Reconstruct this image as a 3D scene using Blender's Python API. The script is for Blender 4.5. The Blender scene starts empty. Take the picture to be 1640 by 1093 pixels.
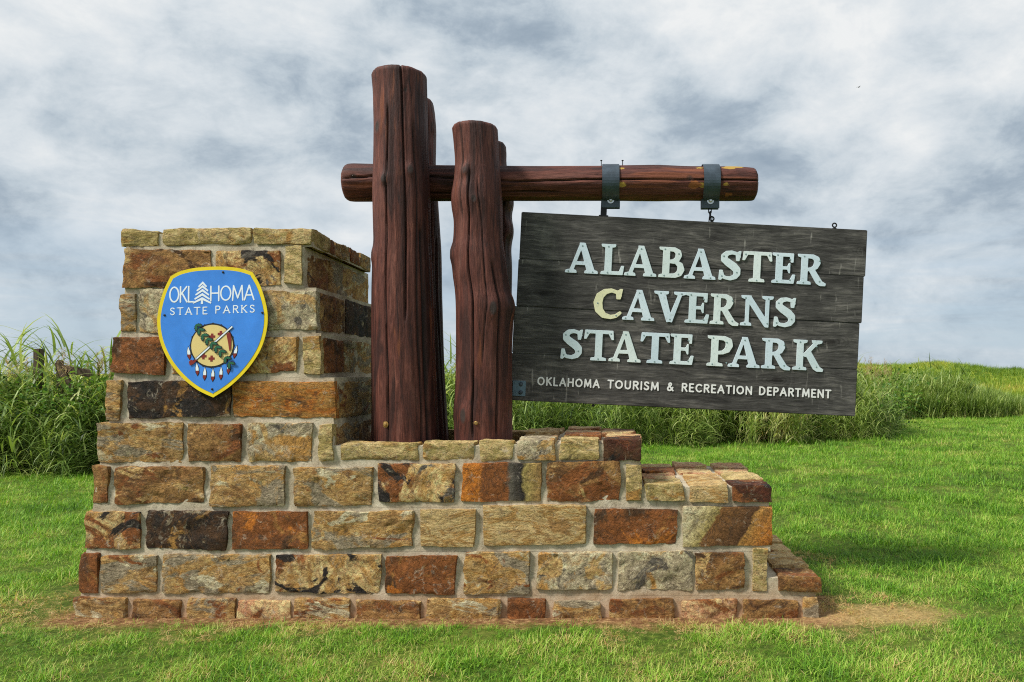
import bpy, bmesh, math, random
import numpy as np
from mathutils import Vector, Matrix, Euler, noise as mnoise

random.seed(7)
RNG = np.random.default_rng(7)
R = math.radians
scene = bpy.context.scene
col = scene.collection

# ------------------------------------------------------------------ camera
FPX, CX, HY, EYE = 1230.0, 965.0, 600.0, 1.55      # focal length, vanishing point and eye height
cam_d = bpy.data.cameras.new('camera')
cam_d.sensor_width = 36.0
cam_d.lens = 36.0 * FPX / 1640.0
cam_d.shift_x = (820.0 - CX) / 1640.0
cam_d.shift_y = (HY - 546.5) / 1640.0
cam_d.clip_start = 0.05
cam_d.clip_end = 5000.0
cam = bpy.data.objects.new('camera', cam_d)
cam.location = (0, 0, EYE)
cam.rotation_euler = (R(90), 0, 0)
col.objects.link(cam)
scene.camera = cam

# ------------------------------------------------------------------ sky and sun
SUN_EL, SUN_AZ = 50.0, 30.0          # azimuth: degrees from due left (-X) towards the camera side
sun_dir = Vector((-math.cos(R(SUN_EL)) * math.cos(R(SUN_AZ)),
                  -math.cos(R(SUN_EL)) * math.sin(R(SUN_AZ)), math.sin(R(SUN_EL))))
sd = bpy.data.lights.new('sun', 'SUN')
sd.energy = 3.1
sd.angle = R(12.0)
sd.color = (1.0, 0.955, 0.88)
sun = bpy.data.objects.new('sun', sd)
sun.rotation_euler = sun_dir.to_track_quat('Z', 'Y').to_euler()
sun.location = sun_dir * 60
col.objects.link(sun)

world = bpy.data.worlds.new('World')
scene.world = world
world.use_nodes = True
wt = world.node_tree
wt.nodes.clear()


class NT:
    """small helper for node trees"""
    def __init__(self, tree):
        self.t = tree

    def n(self, typ, ins=None, **props):
        nd = self.t.nodes.new(typ)
        for k, v in props.items():
            setattr(nd, k, v)
        for k, v in (ins or {}).items():
            s = nd.inputs[k]
            if isinstance(v, bpy.types.NodeSocket):
                self.t.links.new(v, s)
            else:
                s.default_value = v
        return nd

    def math(self, op, a, b=0.0, c=None, clamp=False):
        ins = {0: a, 1: b}
        if c is not None:
            ins[2] = c
        nd = self.n('ShaderNodeMath', ins, operation=op)
        nd.use_clamp = clamp
        return nd.outputs[0]

    def vmath(self, op, a, b=(0, 0, 0)):
        nd = self.n('ShaderNodeVectorMath', {0: a, 1: b}, operation=op)
        return nd.outputs['Value'] if op in ('DISTANCE', 'LENGTH', 'DOT_PRODUCT') else nd.outputs[0]

    def noise(self, vec, scale, detail=4, rough=0.55, dist=0.0, color=False):
        nd = self.n('ShaderNodeTexNoise', {'Vector': vec, 'Scale': scale, 'Detail': detail,
                                           'Roughness': rough, 'Distortion': dist})
        return nd.outputs['Color' if color else 'Fac']

    def ramp(self, fac, stops, interp='LINEAR'):
        nd = self.n('ShaderNodeValToRGB', {'Fac': fac})
        cr = nd.color_ramp
        cr.interpolation = interp
        while len(cr.elements) > 1:
            cr.elements.remove(cr.elements[-1])
        for i, (p, c) in enumerate(stops):
            e = cr.elements[0] if i == 0 else cr.elements.new(p)
            e.position = p
            e.color = (c, c, c, 1) if isinstance(c, (int, float)) else (*c, 1)
        return nd.outputs['Color']

    def mix(self, fac, a, b, blend='MIX'):
        nd = self.n('ShaderNodeMix', None, data_type='RGBA', blend_type=blend)
        for i, v in ((0, fac), (6, a), (7, b)):
            s = nd.inputs[i]
            if isinstance(v, bpy.types.NodeSocket):
                self.t.links.new(v, s)
            elif i == 0:
                s.default_value = v
            else:
                s.default_value = (*v, 1) if len(v) == 3 else v
        return nd.outputs[2]


def lin(r, g, b):
    f = lambda c: (c / 255.0 / 12.92) if c / 255.0 <= 0.04045 else ((c / 255.0 + 0.055) / 1.055) ** 2.4
    return (f(r), f(g), f(b))


w = NT(wt)
nish = w.n('ShaderNodeTexSky', sky_type='NISHITA')
nish.sun_disc = False
nish.sun_elevation = R(SUN_EL)
nish.sun_rotation = math.atan2(sun_dir.x, sun_dir.y)
nish.dust_density = 1.5
tc = w.n('ShaderNodeTexCoord').outputs['Generated']
sep = w.n('ShaderNodeSeparateXYZ', {0: tc})
dirs = w.n('ShaderNodeCombineXYZ', {0: sep.outputs[0], 1: sep.outputs[1], 2: w.math('MULTIPLY', sep.outputs[2], 1.7)}).outputs[0]
warp = w.vmath('SUBTRACT', w.noise(dirs, 3.0, 3, 0.5, 0.0, True), (0.5, 0.5, 0.5))
dirs2 = w.vmath('ADD', w.vmath('ADD', dirs, (1.35, 2.4, 0.2)), w.vmath('MULTIPLY', warp, (0.16, 0.16, 0.10)))
big = w.noise(dirs2, 3.0, 9, 0.56, 0.0)
sml = w.noise(w.vmath('ADD', dirs2, (4.2, 1.7, 0)), 8.5, 10, 0.64, 0.0)
cov = w.math('ADD', w.math('MULTIPLY', big, 0.66), w.math('MULTIPLY', sml, 0.34))
ctone = w.ramp(cov, [(0.37, (1.9, 2.4, 2.95)), (0.43, (3.0, 3.6, 4.2)), (0.48, (4.3, 4.9, 5.4)),
                     (0.54, (5.5, 5.95, 6.3)), (0.63, (6.9, 7.05, 7.1))])
# broken cloud towards the horizon lets the blue through in long bands
band = w.noise(w.n('ShaderNodeCombineXYZ', {0: w.math('MULTIPLY', sep.outputs[0], 1.4),
                                            1: w.math('MULTIPLY', sep.outputs[1], 1.4),
                                            2: w.math('MULTIPLY', sep.outputs[2], 16.0)}).outputs[0], 1.6, 6, 0.6, 0.3)
low = w.ramp(sep.outputs[2], [(0.0, 1.0), (0.07, 0.85), (0.22, 0.0)])
gap = w.math('MULTIPLY', low, w.ramp(band, [(0.44, 1.0), (0.62, 0.0)]))
gap = w.math('MAXIMUM', w.math('MULTIPLY', gap, 0.85), w.ramp(cov, [(0.30, 0.5), (0.42, 0.12), (0.5, 0.0)]))
blue = w.mix(0.7, w.mix(1.0, nish.outputs[0], (0.62, 0.66, 0.72), 'MULTIPLY'), (4.7, 5.8, 6.8))
skycol = w.mix(gap, ctone, blue)
bg = w.n('ShaderNodeBackground', {'Color': skycol, 'Strength': 0.082})
w.n('ShaderNodeOutputWorld', {'Surface': bg.outputs[0]})

scene.render.engine = 'CYCLES'
scene.cycles.use_denoising = False
scene.cycles.sample_clamp_indirect = 2.5
scene.cycles.sample_clamp_direct = 12.0
scene.cycles.filter_width = 1.1
scene.cycles.max_bounces = 4
scene.cycles.diffuse_bounces = 3
scene.cycles.glossy_bounces = 2
scene.cycles.transmission_bounces = 3
scene.cycles.transparent_max_bounces = 8
vs = scene.view_settings
vs.view_transform = 'Standard'
vs.look = 'None'
vs.gamma = 1.0
vs.use_curve_mapping = False
vs.exposure = 0.60


# ------------------------------------------------------------------ general helpers
def at(px, py, d):
    return Vector(((px - CX) * d / FPX, d, EYE + (HY - py) * d / FPX))


def ax(px, d):
    return (px - CX) * d / FPX


def az(py, d):
    return EYE + (HY - py) * d / FPX


def link(name, data, parent=None, mat=None, loc=None, smooth=False):
    o = bpy.data.objects.new(name, data)
    col.objects.link(o)
    if mat is not None and data is not None and not data.materials:
        data.materials.append(mat)
    if loc is not None:
        o.location = loc
    if parent is not None:
        o.parent = parent
    if smooth:
        data.polygons.foreach_set('use_smooth', [True] * len(data.polygons))
    return o


def tag(o, label=None, cat=None, group=None, kind=None):
    if label: o['label'] = label
    if cat: o['category'] = cat
    if group: o['group'] = group
    if kind: o['kind'] = kind
    return o


def empty(name, loc=(0, 0, 0), rot=(0, 0, 0)):
    o = bpy.data.objects.new(name, None)
    o.empty_display_size = 0.2
    o.location = loc
    o.rotation_euler = rot
    col.objects.link(o)
    return o


def pymesh(name, v, f):
    m = bpy.data.meshes.new(name)
    m.from_pydata([tuple(map(float, p)) for p in v], [], [tuple(map(int, q)) for q in f])
    m.update()
    return m


def bm_mesh(name, fn):
    bm = bmesh.new()
    fn(bm)
    bmesh.ops.recalc_face_normals(bm, faces=bm.faces)
    m = bpy.data.meshes.new(name)
    bm.to_mesh(m)
    bm.free()
    return m


def bm_box(bm, c, s, rot=None, bevel=0.0):
    r = bmesh.ops.create_cube(bm, size=1.0)
    vs_ = r['verts']
    bmesh.ops.scale(bm, vec=s, verts=vs_)
    if bevel:
        es = list({e for v in vs_ for e in v.link_edges})
        rb = bmesh.ops.bevel(bm, geom=es, offset=bevel, segments=2, affect='EDGES')
        vs_ = list({v for f in rb['faces'] for v in f.verts} | {v for v in vs_ if v.is_valid})
    if rot is not None:
        bmesh.ops.rotate(bm, cent=(0, 0, 0), matrix=rot, verts=vs_)
    bmesh.ops.translate(bm, vec=c, verts=vs_)


def bm_cyl(bm, a, b, r1, r2=None, seg=20, caps=True):
    a, b = Vector(a), Vector(b)
    d = b - a
    m = Matrix.Translation((a + b) / 2) @ d.to_track_quat('Z', 'Y').to_matrix().to_4x4()
    bmesh.ops.create_cone(bm, cap_ends=caps, segments=seg, radius1=r1, radius2=r1 if r2 is None else r2,
                          depth=d.length, matrix=m)


# ------------------------------------------------------------------ materials
def new_mat(name):
    m = bpy.data.materials.new(name)
    m.use_nodes = True
    m.node_tree.nodes.clear()
    return m, NT(m.node_tree)


def finish(h, color, rough=0.8, height=None, bump=0.3, dist=0.01, spec=0.3, coat=0.0, metal=0.0, coat_rough=0.2):
    ins = {'Base Color': color, 'Roughness': rough, 'Specular IOR Level': spec, 'Coat Weight': coat,
           'Coat Roughness': coat_rough, 'Metallic': metal}
    if not isinstance(color, bpy.types.NodeSocket):
        ins['Base Color'] = (*color, 1)
    if height is not None:
        b = h.n('ShaderNodeBump', {'Strength': bump, 'Distance': dist, 'Height': height})
        ins['Normal'] = b.outputs[0]
    p = h.n('ShaderNodeBsdfPrincipled', ins)
    h.n('ShaderNodeOutputMaterial', {'Surface': p.outputs[0]})


def obj_vec(h, rnd=37.0):
    tco = h.n('ShaderNodeTexCoord').outputs['Object']
    if not rnd:
        return tco
    ri = h.n('ShaderNodeObjectInfo').outputs['Random']
    off = h.n('ShaderNodeCombineXYZ', {0: h.math('MULTIPLY', ri, rnd), 1: h.math('MULTIPLY', ri, rnd * 1.7),
                                       2: h.math('MULTIPLY', ri, rnd * 0.6)}).outputs[0]
    return h.vmath('ADD', tco, off)


def weathered(h, c, v, mp, speck):
    """mineral specks, pale weathering, dark veins and the cleft relief common to every stone"""
    n2 = h.noise(v, 34.0, 8, 0.75, 0.6)
    c = h.mix(speck + 0.25, c, h.ramp(n2, [(0.32, (0.14, 0.12, 0.10)), (0.5, (0.52, 0.50, 0.48)), (0.66, (0.97, 0.96, 0.94))]), 'OVERLAY')
    n3 = h.noise(v, 15.0, 9, 0.72, 1.2)
    c = h.mix(h.ramp(n3, [(0.57, 0.0), (0.66, 0.60)]), c, (0.60, 0.52, 0.39))
    c = h.mix(h.ramp(h.noise(h.vmath('ADD', v, (3, 9, 4)), 11.0, 9, 0.74, 1.5), [(0.57, 0.0), (0.66, 0.68)]), c, (0.05, 0.038, 0.028))
    vn = h.math('ABSOLUTE', h.math('SUBTRACT', h.noise(h.vmath('ADD', mp, (1, 5, 2)), 5.5, 8, 0.66, 1.4), 0.5))
    c = h.mix(h.ramp(vn, [(0.0, 0.65), (0.022, 0.0)]), c, (0.07, 0.045, 0.03))
    hgt = h.math('ADD', h.math('MULTIPLY', h.noise(mp, 22.0, 10, 0.76, 1.0), 0.8), h.math('MULTIPLY', vn, 0.6))
    finish(h, c, 0.84, hgt, 1.0, 0.04, 0.22)


def stone_mat(name, cols, accent=None, scale=5.0, dist=1.2, stretch=(1, 1, 1), acc_lo=0.56, acc_hi=0.62,
              acc_scale=3.5, speck=0.35, rot=0.0):
    m, h = new_mat(name)
    v = obj_vec(h)
    mp = h.n('ShaderNodeMapping', {'Vector': v, 'Scale': stretch, 'Rotation': (0, rot, 0)}).outputs[0]
    n1 = h.noise(mp, scale, 9, 0.62, dist)
    k = len(cols)
    c = h.ramp(n1, [(0.30 + 0.40 * i / (k - 1), cc) for i, cc in enumerate(cols)])
    if accent:
        for j, (ac, lo, hi, sc) in enumerate(accent):
            na = h.noise(h.vmath('ADD', mp, (7.1 * (j + 1), 2.3, 5.9 * (j + 1))), sc, 7, 0.6, dist * 0.8)
            c = h.mix(h.ramp(na, [(lo, 0.0), (hi, 1.0)]), c, ac)
    weathered(h, c, v, mp, speck)
    return m


C = dict(
    tan=lin(202, 166, 108), tan2=lin(172, 132, 80), ochre=lin(186, 140, 76), brown=lin(136, 96, 56), dbrown=lin(88, 62, 40),
    rust=lin(142, 88, 48), orange=lin(200, 122, 48), black=lin(46, 42, 40), grey=lin(160, 146, 120), cream=lin(226, 196, 138),
    pale=lin(214, 200, 162), olive=lin(176, 158, 96), slate=lin(104, 98, 88), maroon=lin(84, 46, 34), pink=lin(206, 150, 112),
    white=lin(226, 212, 180))
ST = {
    't': stone_mat('stone_tan', [C['brown'], C['tan2'], C['tan'], C['ochre'], C['tan2']], [(C['grey'], .52, .57, 2.3), (C['rust'], .60, .64, 2.6), (C['pale'], .58, .62, 3.0)], 3.4, 1.8, (1, 1, 2.0)),
    'b': stone_mat('stone_brown', [C['dbrown'], C['brown'], C['tan2'], C['brown']], [(C['rust'], .53, .60, 2.6), (C['tan'], .58, .61, 2.2), (C['dbrown'], .58, .63, 3.6)], 4.0, 1.4, (1, 1, 1.5)),
    'r': stone_mat('stone_rust', [C['dbrown'], C['rust'], C['rust'], C['ochre']], [(C['dbrown'], .53, .61, 3.2), (C['orange'], .58, .63, 2.8)], 4.0, 1.5),
    'o': stone_mat('stone_orange', [C['rust'], C['orange'], C['ochre'], C['orange']], [(C['dbrown'], .58, .66, 3.0), (C['tan'], .60, .64, 3.0)], 3.6, 1.8, (1, 1, 2.6)),
    'k': stone_mat('stone_dark', [C['black'], C['dbrown'], C['black'], C['brown']], [(C['black'], .50, .56, 3.4), (C['ochre'], .60, .65, 4.6), (C['grey'], .62, .66, 5.0)], 5.0, 1.2),
    'c': stone_mat('stone_cream', [C['cream'], C['tan'], C['cream'], C['ochre'], C['cream'], C['tan2'], C['cream']], [(C['tan2'], .60, .66, 1.6), (C['brown'], .64, .70, 1.5)], 2.0, 1.2, (1.0, 1, 2.6), speck=-0.1, rot=0.7),
    'g': stone_mat('stone_pale', [C['tan2'], C['pale'], C['grey'], C['white']], [(C['slate'], .56, .62, 3.4), (C['ochre'], .54, .59, 2.4), (C['tan'], .56, .60, 3.0)], 3.6, 2.0),
    'm': stone_mat('stone_mixed', [C['tan2'], C['cream'], C['ochre'], C['grey']], [(C['rust'], .53, .58, 2.4), (C['black'], .56, .60, 3.6), (C['slate'], .60, .63, 3.0)], 4.0, 1.8),
    'v': stone_mat('stone_olive', [C['tan2'], C['olive'], C['cream'], C['olive']], [(C['ochre'], .56, .62, 2.6), (C['cream'], .58, .62, 2.0)], 3.0, 1.8, (1, 1, 2.2), speck=0.15),
    'w': stone_mat('stone_maroon', [C['maroon'], C['dbrown'], C['maroon'], C['rust']], [(C['black'], .56, .62, 3.4), (C['rust'], .58, .62, 3.0)], 4.4, 1.0),
    'p': stone_mat('stone_pink', [C['tan'], C['pink'], C['cream'], C['pink']], [(C['rust'], .55, .61, 3.0), (C['cream'], .56, .60, 2.4)], 3.6, 1.3),
}


def banded_mat():
    m, h = new_mat('stone_banded')
    v = obj_vec(h, 0)
    sx = h.n('ShaderNodeSeparateXYZ', {0: v}).outputs[0]
    n = h.noise(v, 9.0, 7, 0.62, 0.8)
    f = h.math('ADD', h.math('ADD', h.math('MULTIPLY', sx, 1.8), 0.5), h.math('MULTIPLY', h.math('SUBTRACT', n, 0.5), 0.22))
    c = h.ramp(f, [(0.0, C['orange']), (0.22, C['orange']), (0.27, C['rust']), (0.56, C['rust']), (0.60, C['slate']), (0.74, C['black']),
                   (0.78, C['olive']), (1.0, C['tan2'])])
    weathered(h, c, v, v, 0.3)
    return m


def split_mat():
    m, h = new_mat('stone_split')
    v = obj_vec(h, 0)
    s = h.n('ShaderNodeSeparateXYZ', {0: v})
    n = h.noise(v, 7.0, 7, 0.62, 0.7)
    f = h.math('ADD', h.math('ADD', h.math('MULTIPLY', s.outputs[0], 1.55), h.math('MULTIPLY', s.outputs[2], -0.9)),
               h.math('ADD', h.math('MULTIPLY', h.math('SUBTRACT', n, 0.5), 0.25), 0.5))
    c = h.ramp(f, [(0.0, C['pale']), (0.30, C['olive']), (0.33, C['brown']), (0.70, C['dbrown']), (0.73, C['ochre']), (1.0, C['orange'])])
    weathered(h, c, v, v, 0.3)
    return m


ST['f'] = banded_mat()
ST['s'] = split_mat()


def mortar_mat():
    m, h = new_mat('mortar')
    v = obj_vec(h, 0)
    n = h.noise(v, 5.0, 8, 0.65, 0.5)
    c = h.ramp(n, [(0.3, lin(160, 146, 122)), (0.5, lin(192, 180, 156)), (0.7, lin(214, 204, 182))])
    c = h.mix(h.ramp(h.noise(v, 60.0, 5, 0.7), [(0.5, 0.0), (0.75, 0.5)]), c, lin(120, 104, 80))
    c = h.mix(h.ramp(h.noise(h.vmath('ADD', v, (4, 1, 7)), 2.6, 8, 0.7, 1.0), [(0.48, 0.0), (0.68, 0.55)]), c, lin(128, 110, 84))
    c = h.mix(h.ramp(h.math('ABSOLUTE', h.math('SUBTRACT', h.noise(v, 3.2, 7, 0.66, 1.2), 0.5)), [(0.0, 0.5), (0.012, 0.0)]), c, lin(74, 62, 48))
    # reddish earth splashed up the foot of the wall
    z = h.n('ShaderNodeSeparateXYZ', {0: v}).outputs[2]
    f = h.math('MULTIPLY', h.ramp(h.math('ADD', z, h.math('MULTIPLY', n, 0.12)), [(0.05, 1.0), (0.30, 0.0)]), 0.7)
    c = h.mix(f, c, lin(170, 122, 84))
    hg = h.math('ADD', h.math('MULTIPLY', h.noise(v, 30.0, 7, 0.65), 0.6), h.math('MULTIPLY', h.noise(v, 140.0, 4, 0.6), 0.4))
    finish(h, c, 0.92, hg, 0.55, 0.012, 0.15)
    return m


MORTAR = mortar_mat()


def log_mat(name, axis, base, dark, light, bare=()):
    m, h = new_mat(name)
    v = h.n('ShaderNodeTexCoord').outputs['Object']
    sc = {'X': (0.10, 1, 1), 'Z': (1, 1, 0.10)}[axis]
    sv = h.n('ShaderNodeMapping', {'Vector': v, 'Scale': sc}).outputs[0]
    n1 = h.noise(sv, 30.0, 9, 0.72, 0.6)
    n2 = h.noise(v, 2.2, 5, 0.6, 0.5)
    f = h.math('ADD', h.math('MULTIPLY', n1, 0.72), h.math('MULTIPLY', n2, 0.28))
    c = h.ramp(f, [(0.38, dark), (0.47, base), (0.54, base), (0.63, light)])
    bs = h.noise(h.vmath('ADD', sv, (9, 4, 2)), 9.0, 6, 0.6, 0.8)
    c = h.mix(h.ramp(bs, [(0.50, 0.0), (0.60, 0.75)]), c, lin(46, 27, 25))
    c = h.mix(h.ramp(bs, [(0.34, 0.6), (0.45, 0.0)]), c, lin(130, 84, 72))
    st = h.noise(sv, 120.0, 6, 0.65, 0.2)
    c = h.mix(0.7, c, h.ramp(st, [(0.35, (0.34, 0.32, 0.32)), (0.6, (1, 1, 1))]), 'MULTIPLY')
    # rubbed orange streaks where the stain is thin
    st2 = h.noise(h.vmath('ADD', sv, (5, 3, 1)), 11.0, 5, 0.6, 0.3)
    c = h.mix(h.ramp(st2, [(0.62, 0.0), (0.68, 0.55)]), c, lin(140, 80, 50))
    kn = h.n('ShaderNodeAttribute', attribute_name='knot').outputs['Fac']
    c = h.mix(h.math('MULTIPLY', kn, 0.9), c, lin(58, 50, 47))
    ck = h.n('ShaderNodeAttribute', attribute_name='crack').outputs['Fac']
    c = h.mix(h.math('MULTIPLY', ck, 0.95), c, lin(16, 10, 8))
    for (p, r, cc) in bare:
        d = h.vmath('DISTANCE', h.vmath('MULTIPLY', v, (1.0, 1.6, 1.6)), (p[0], p[1] * 1.6, p[2] * 1.6))
        d = h.math('ADD', d, h.math('MULTIPLY', h.math('SUBTRACT', h.noise(v, 22.0, 4, 0.6), 0.5), 0.07))
        c = h.mix(h.ramp(d, [(r * 0.85, 1.0), (r, 0.0)]), c, cc)
    hg = h.math('ADD', h.math('MULTIPLY', n1, 0.6), h.math('MULTIPLY', st, 0.4))
    finish(h, c, h.ramp(n2, [(0.3, 0.56), (0.7, 0.74)]), hg, 0.9, 0.014, 0.28, 0.03, 0.0, 0.35)
    return m


def plank_mat():
    m, h = new_mat('weathered_plank')
    v = obj_vec(h, 21.0)
    sv = h.n('ShaderNodeMapping', {'Vector': v, 'Scale': (0.10, 1, 1)}).outputs[0]
    wv = h.vmath('ADD', sv, h.vmath('MULTIPLY', h.vmath('SUBTRACT', h.noise(v, 1.6, 4, 0.5, 0.4, True), (0.5, 0.5, 0.5)), (0.0, 0.0, 0.10)))
    grain = h.noise(wv, 34.0, 7, 0.66, 0.5)
    fine = h.noise(wv, 110.0, 6, 0.65, 0.3)
    blot = h.noise(v, 2.6, 6, 0.6, 0.4)
    f = h.math('ADD', h.math('ADD', h.math('MULTIPLY', grain, 0.40), h.math('MULTIPLY', fine, 0.28)), h.math('MULTIPLY', blot, 0.32))
    f = h.math('ADD', f, h.math('MULTIPLY', h.math('SUBTRACT', h.n('ShaderNodeObjectInfo').outputs['Random'], 0.5), 0.12))
    c = h.ramp(f, [(0.36, lin(24, 23, 22)), (0.46, lin(52, 50, 48)), (0.54, lin(74, 72, 69)), (0.66, lin(120, 116, 110))])
    # knots
    vo = h.n('ShaderNodeTexVoronoi', {'Vector': h.n('ShaderNodeMapping', {'Vector': h.vmath('ADD', v, h.vmath('MULTIPLY', h.vmath('SUBTRACT', h.noise(v, 7.0, 4, 0.6, 0.0, True), (0.5, 0.5, 0.5)), (0.09, 0.0, 0.06))), 'Scale': (0.75, 0.0, 2.0)}).outputs[0],
                                      'Scale': 1.9, 'Randomness': 1.0}, feature='F1').outputs['Distance']
    k = h.ramp(vo, [(0.06, 1.0), (0.13, 0.0)])
    rg = h.math('SINE', h.math('MULTIPLY', h.math('ADD', vo, h.math('MULTIPLY', fine, 0.03)), 150.0))
    c = h.mix(h.math('MULTIPLY', h.ramp(vo, [(0.10, 0.55), (0.28, 0.0)]), h.math('MAXIMUM', rg, 0.0)), c, lin(30, 27, 25))
    c = h.mix(h.math('MULTIPLY', k, 0.85), c, lin(22, 18, 16))
    # pale scratches and drips
    dv = h.n('ShaderNodeMapping', {'Vector': v, 'Scale': (1.0, 1, 0.12)}).outputs[0]
    dr = h.noise(dv, 42.0, 3, 0.5, 0.2)
    c = h.mix(h.math('MULTIPLY', h.ramp(dr, [(0.64, 0.0), (0.72, 0.6)]), h.ramp(blot, [(0.46, 0.0), (0.58, 1.0)])), c, lin(176, 172, 164))
    hg = h.math('ADD', h.math('MULTIPLY', grain, 0.65), h.math('MULTIPLY', fine, 0.35))
    finish(h, c, 0.75, hg, 0.7, 0.010, 0.3)
    return m


def flat_mat(name, c, rough=0.5, var=0.12, scale=9.0, spec=0.4, metal=0.0, bump=0.0, rnd=11.0):
    m, h = new_mat(name)
    v = obj_vec(h, rnd)
    n = h.noise(v, scale, 6, 0.62, 0.4)
    lo = tuple(x * (1 - var) for x in c)
    hi = tuple(min(1, x * (1 + var)) for x in c)
    cc = h.ramp(n, [(0.3, lo), (0.7, hi)])
    finish(h, cc, rough, h.noise(v, scale * 14, 4, 0.6) if bump else None, bump, 0.004, spec, 0, metal)
    return m


def letter_mat(name, a, b):
    m, h = new_mat(name)
    v = obj_vec(h, 30.0)
    n = h.noise(v, 3.0, 4, 0.55, 0.3)
    c = h.ramp(n, [(0.32, a), (0.68, b)])
    c = h.mix(h.ramp(h.noise(v, 60.0, 5, 0.65), [(0.54, 0.0), (0.70, 0.5)]), c, lin(150, 160, 156))
    finish(h, c, 0.38, None, 0, 0, 0.5)
    return m


METAL = flat_mat('dark_metal', lin(64, 76, 86), 0.42, 0.35, 14.0, 0.5, 0.25, 0.25)
STEEL = flat_mat('steel', lin(190, 196, 198), 0.30, 0.1, 20, 0.5, 0.8)
BRASS = flat_mat('brass', lin(176, 142, 86), 0.38, 0.2, 30, 0.5, 0.6)
BLACKM = flat_mat('black_metal', lin(26, 26, 27), 0.5, 0.25, 20, 0.4, 0.3)


# ------------------------------------------------------------------ ground
def smooth(a, b, t):
    t = np.clip((t - a) / (b - a), 0, 1)
    return t * t * (3 - 2 * t)


def terrain(x, y):
    x = np.asarray(x, float)
    y = np.asarray(y, float)
    ridge = 0.35 + 1.80 * np.exp(-((x - 25.0) / 11.0) ** 2)
    rise = smooth(27, 62, y)
    far = smooth(70, 160, y)
    hgt = ridge * rise * (1 - far) + far * (1.35 + 0.9 * smooth(200, 700, y) * (0.5 + 0.5 * np.sin(x * 0.006 + 1.0)))
    hgt = hgt + 0.16 * np.sin(x * 0.33 + y * 0.21) * rise + 0.10 * np.sin(x * 0.9 - y * 0.37) * rise
    # the soil sits a little lower round the foot of the wall
    yb = np.where(x > -1.7, 6.3, 6.75)
    dd = np.sqrt(np.maximum(np.maximum(-3.41 - x, x - 1.40), 0) ** 2 + np.maximum(np.maximum(4.95 - y, y - yb), 0) ** 2)
    hgt = hgt - 0.028 * np.exp(-(dd / 0.28) ** 2)
    # lawn: barely uneven
    hgt = hgt + 0.012 * np.sin(x * 1.7 + 0.4) * np.sin(y * 1.3) * (1 - rise)
    return hgt


def ground_sheet():
    xs = np.concatenate([[-2500, -1500, -800, -400, -200, -120, -80, -60, -45], np.arange(-36, -8, 1.0), np.arange(-8, 10, 0.25),
                         np.arange(10, 60, 1.0), [62, 66, 72, 80, 95, 120, 160, 240, 400, 800, 1500, 2500]])
    ys = np.concatenate([[-60, -30, -15, -6, -2, 0, 2], np.arange(3, 9, 0.2), np.arange(9, 30, 0.6), np.arange(30, 75, 1.0),
                         [78, 82, 88, 96, 105, 120, 140, 165, 200, 260, 340, 450, 600, 800, 1200, 2000, 3500]])
    X, Y = np.meshgrid(xs, ys)
    Z = terrain(X, Y)
    # soil sits a touch lower round the monument foot
    V = np.stack([X.ravel(), Y.ravel(), Z.ravel()], 1)
    nx, ny = len(xs), len(ys)
    F = [(j * nx + i, j * nx + i + 1, (j + 1) * nx + i + 1, (j + 1) * nx + i) for j in range(ny - 1) for i in range(nx - 1)]
    return pymesh('ground', V, F)


# monument footprint on the ground
FX0, FX1, FY0, FY1 = ax(118, 4.95), ax(1312, 4.95), 4.95, 6.75


def foot_dist(x, y):
    """distance outside the monument footprint (narrower towards the right, as the tiers are shallower)"""
    yb = np.where(x > ax(545, 5.0), 6.3, FY1)
    dx = np.maximum(np.maximum(FX0 - x, x - FX1), 0)
    dy = np.maximum(np.maximum(FY0 - y, y - yb), 0)
    return np.sqrt(dx * dx + dy * dy)


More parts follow.
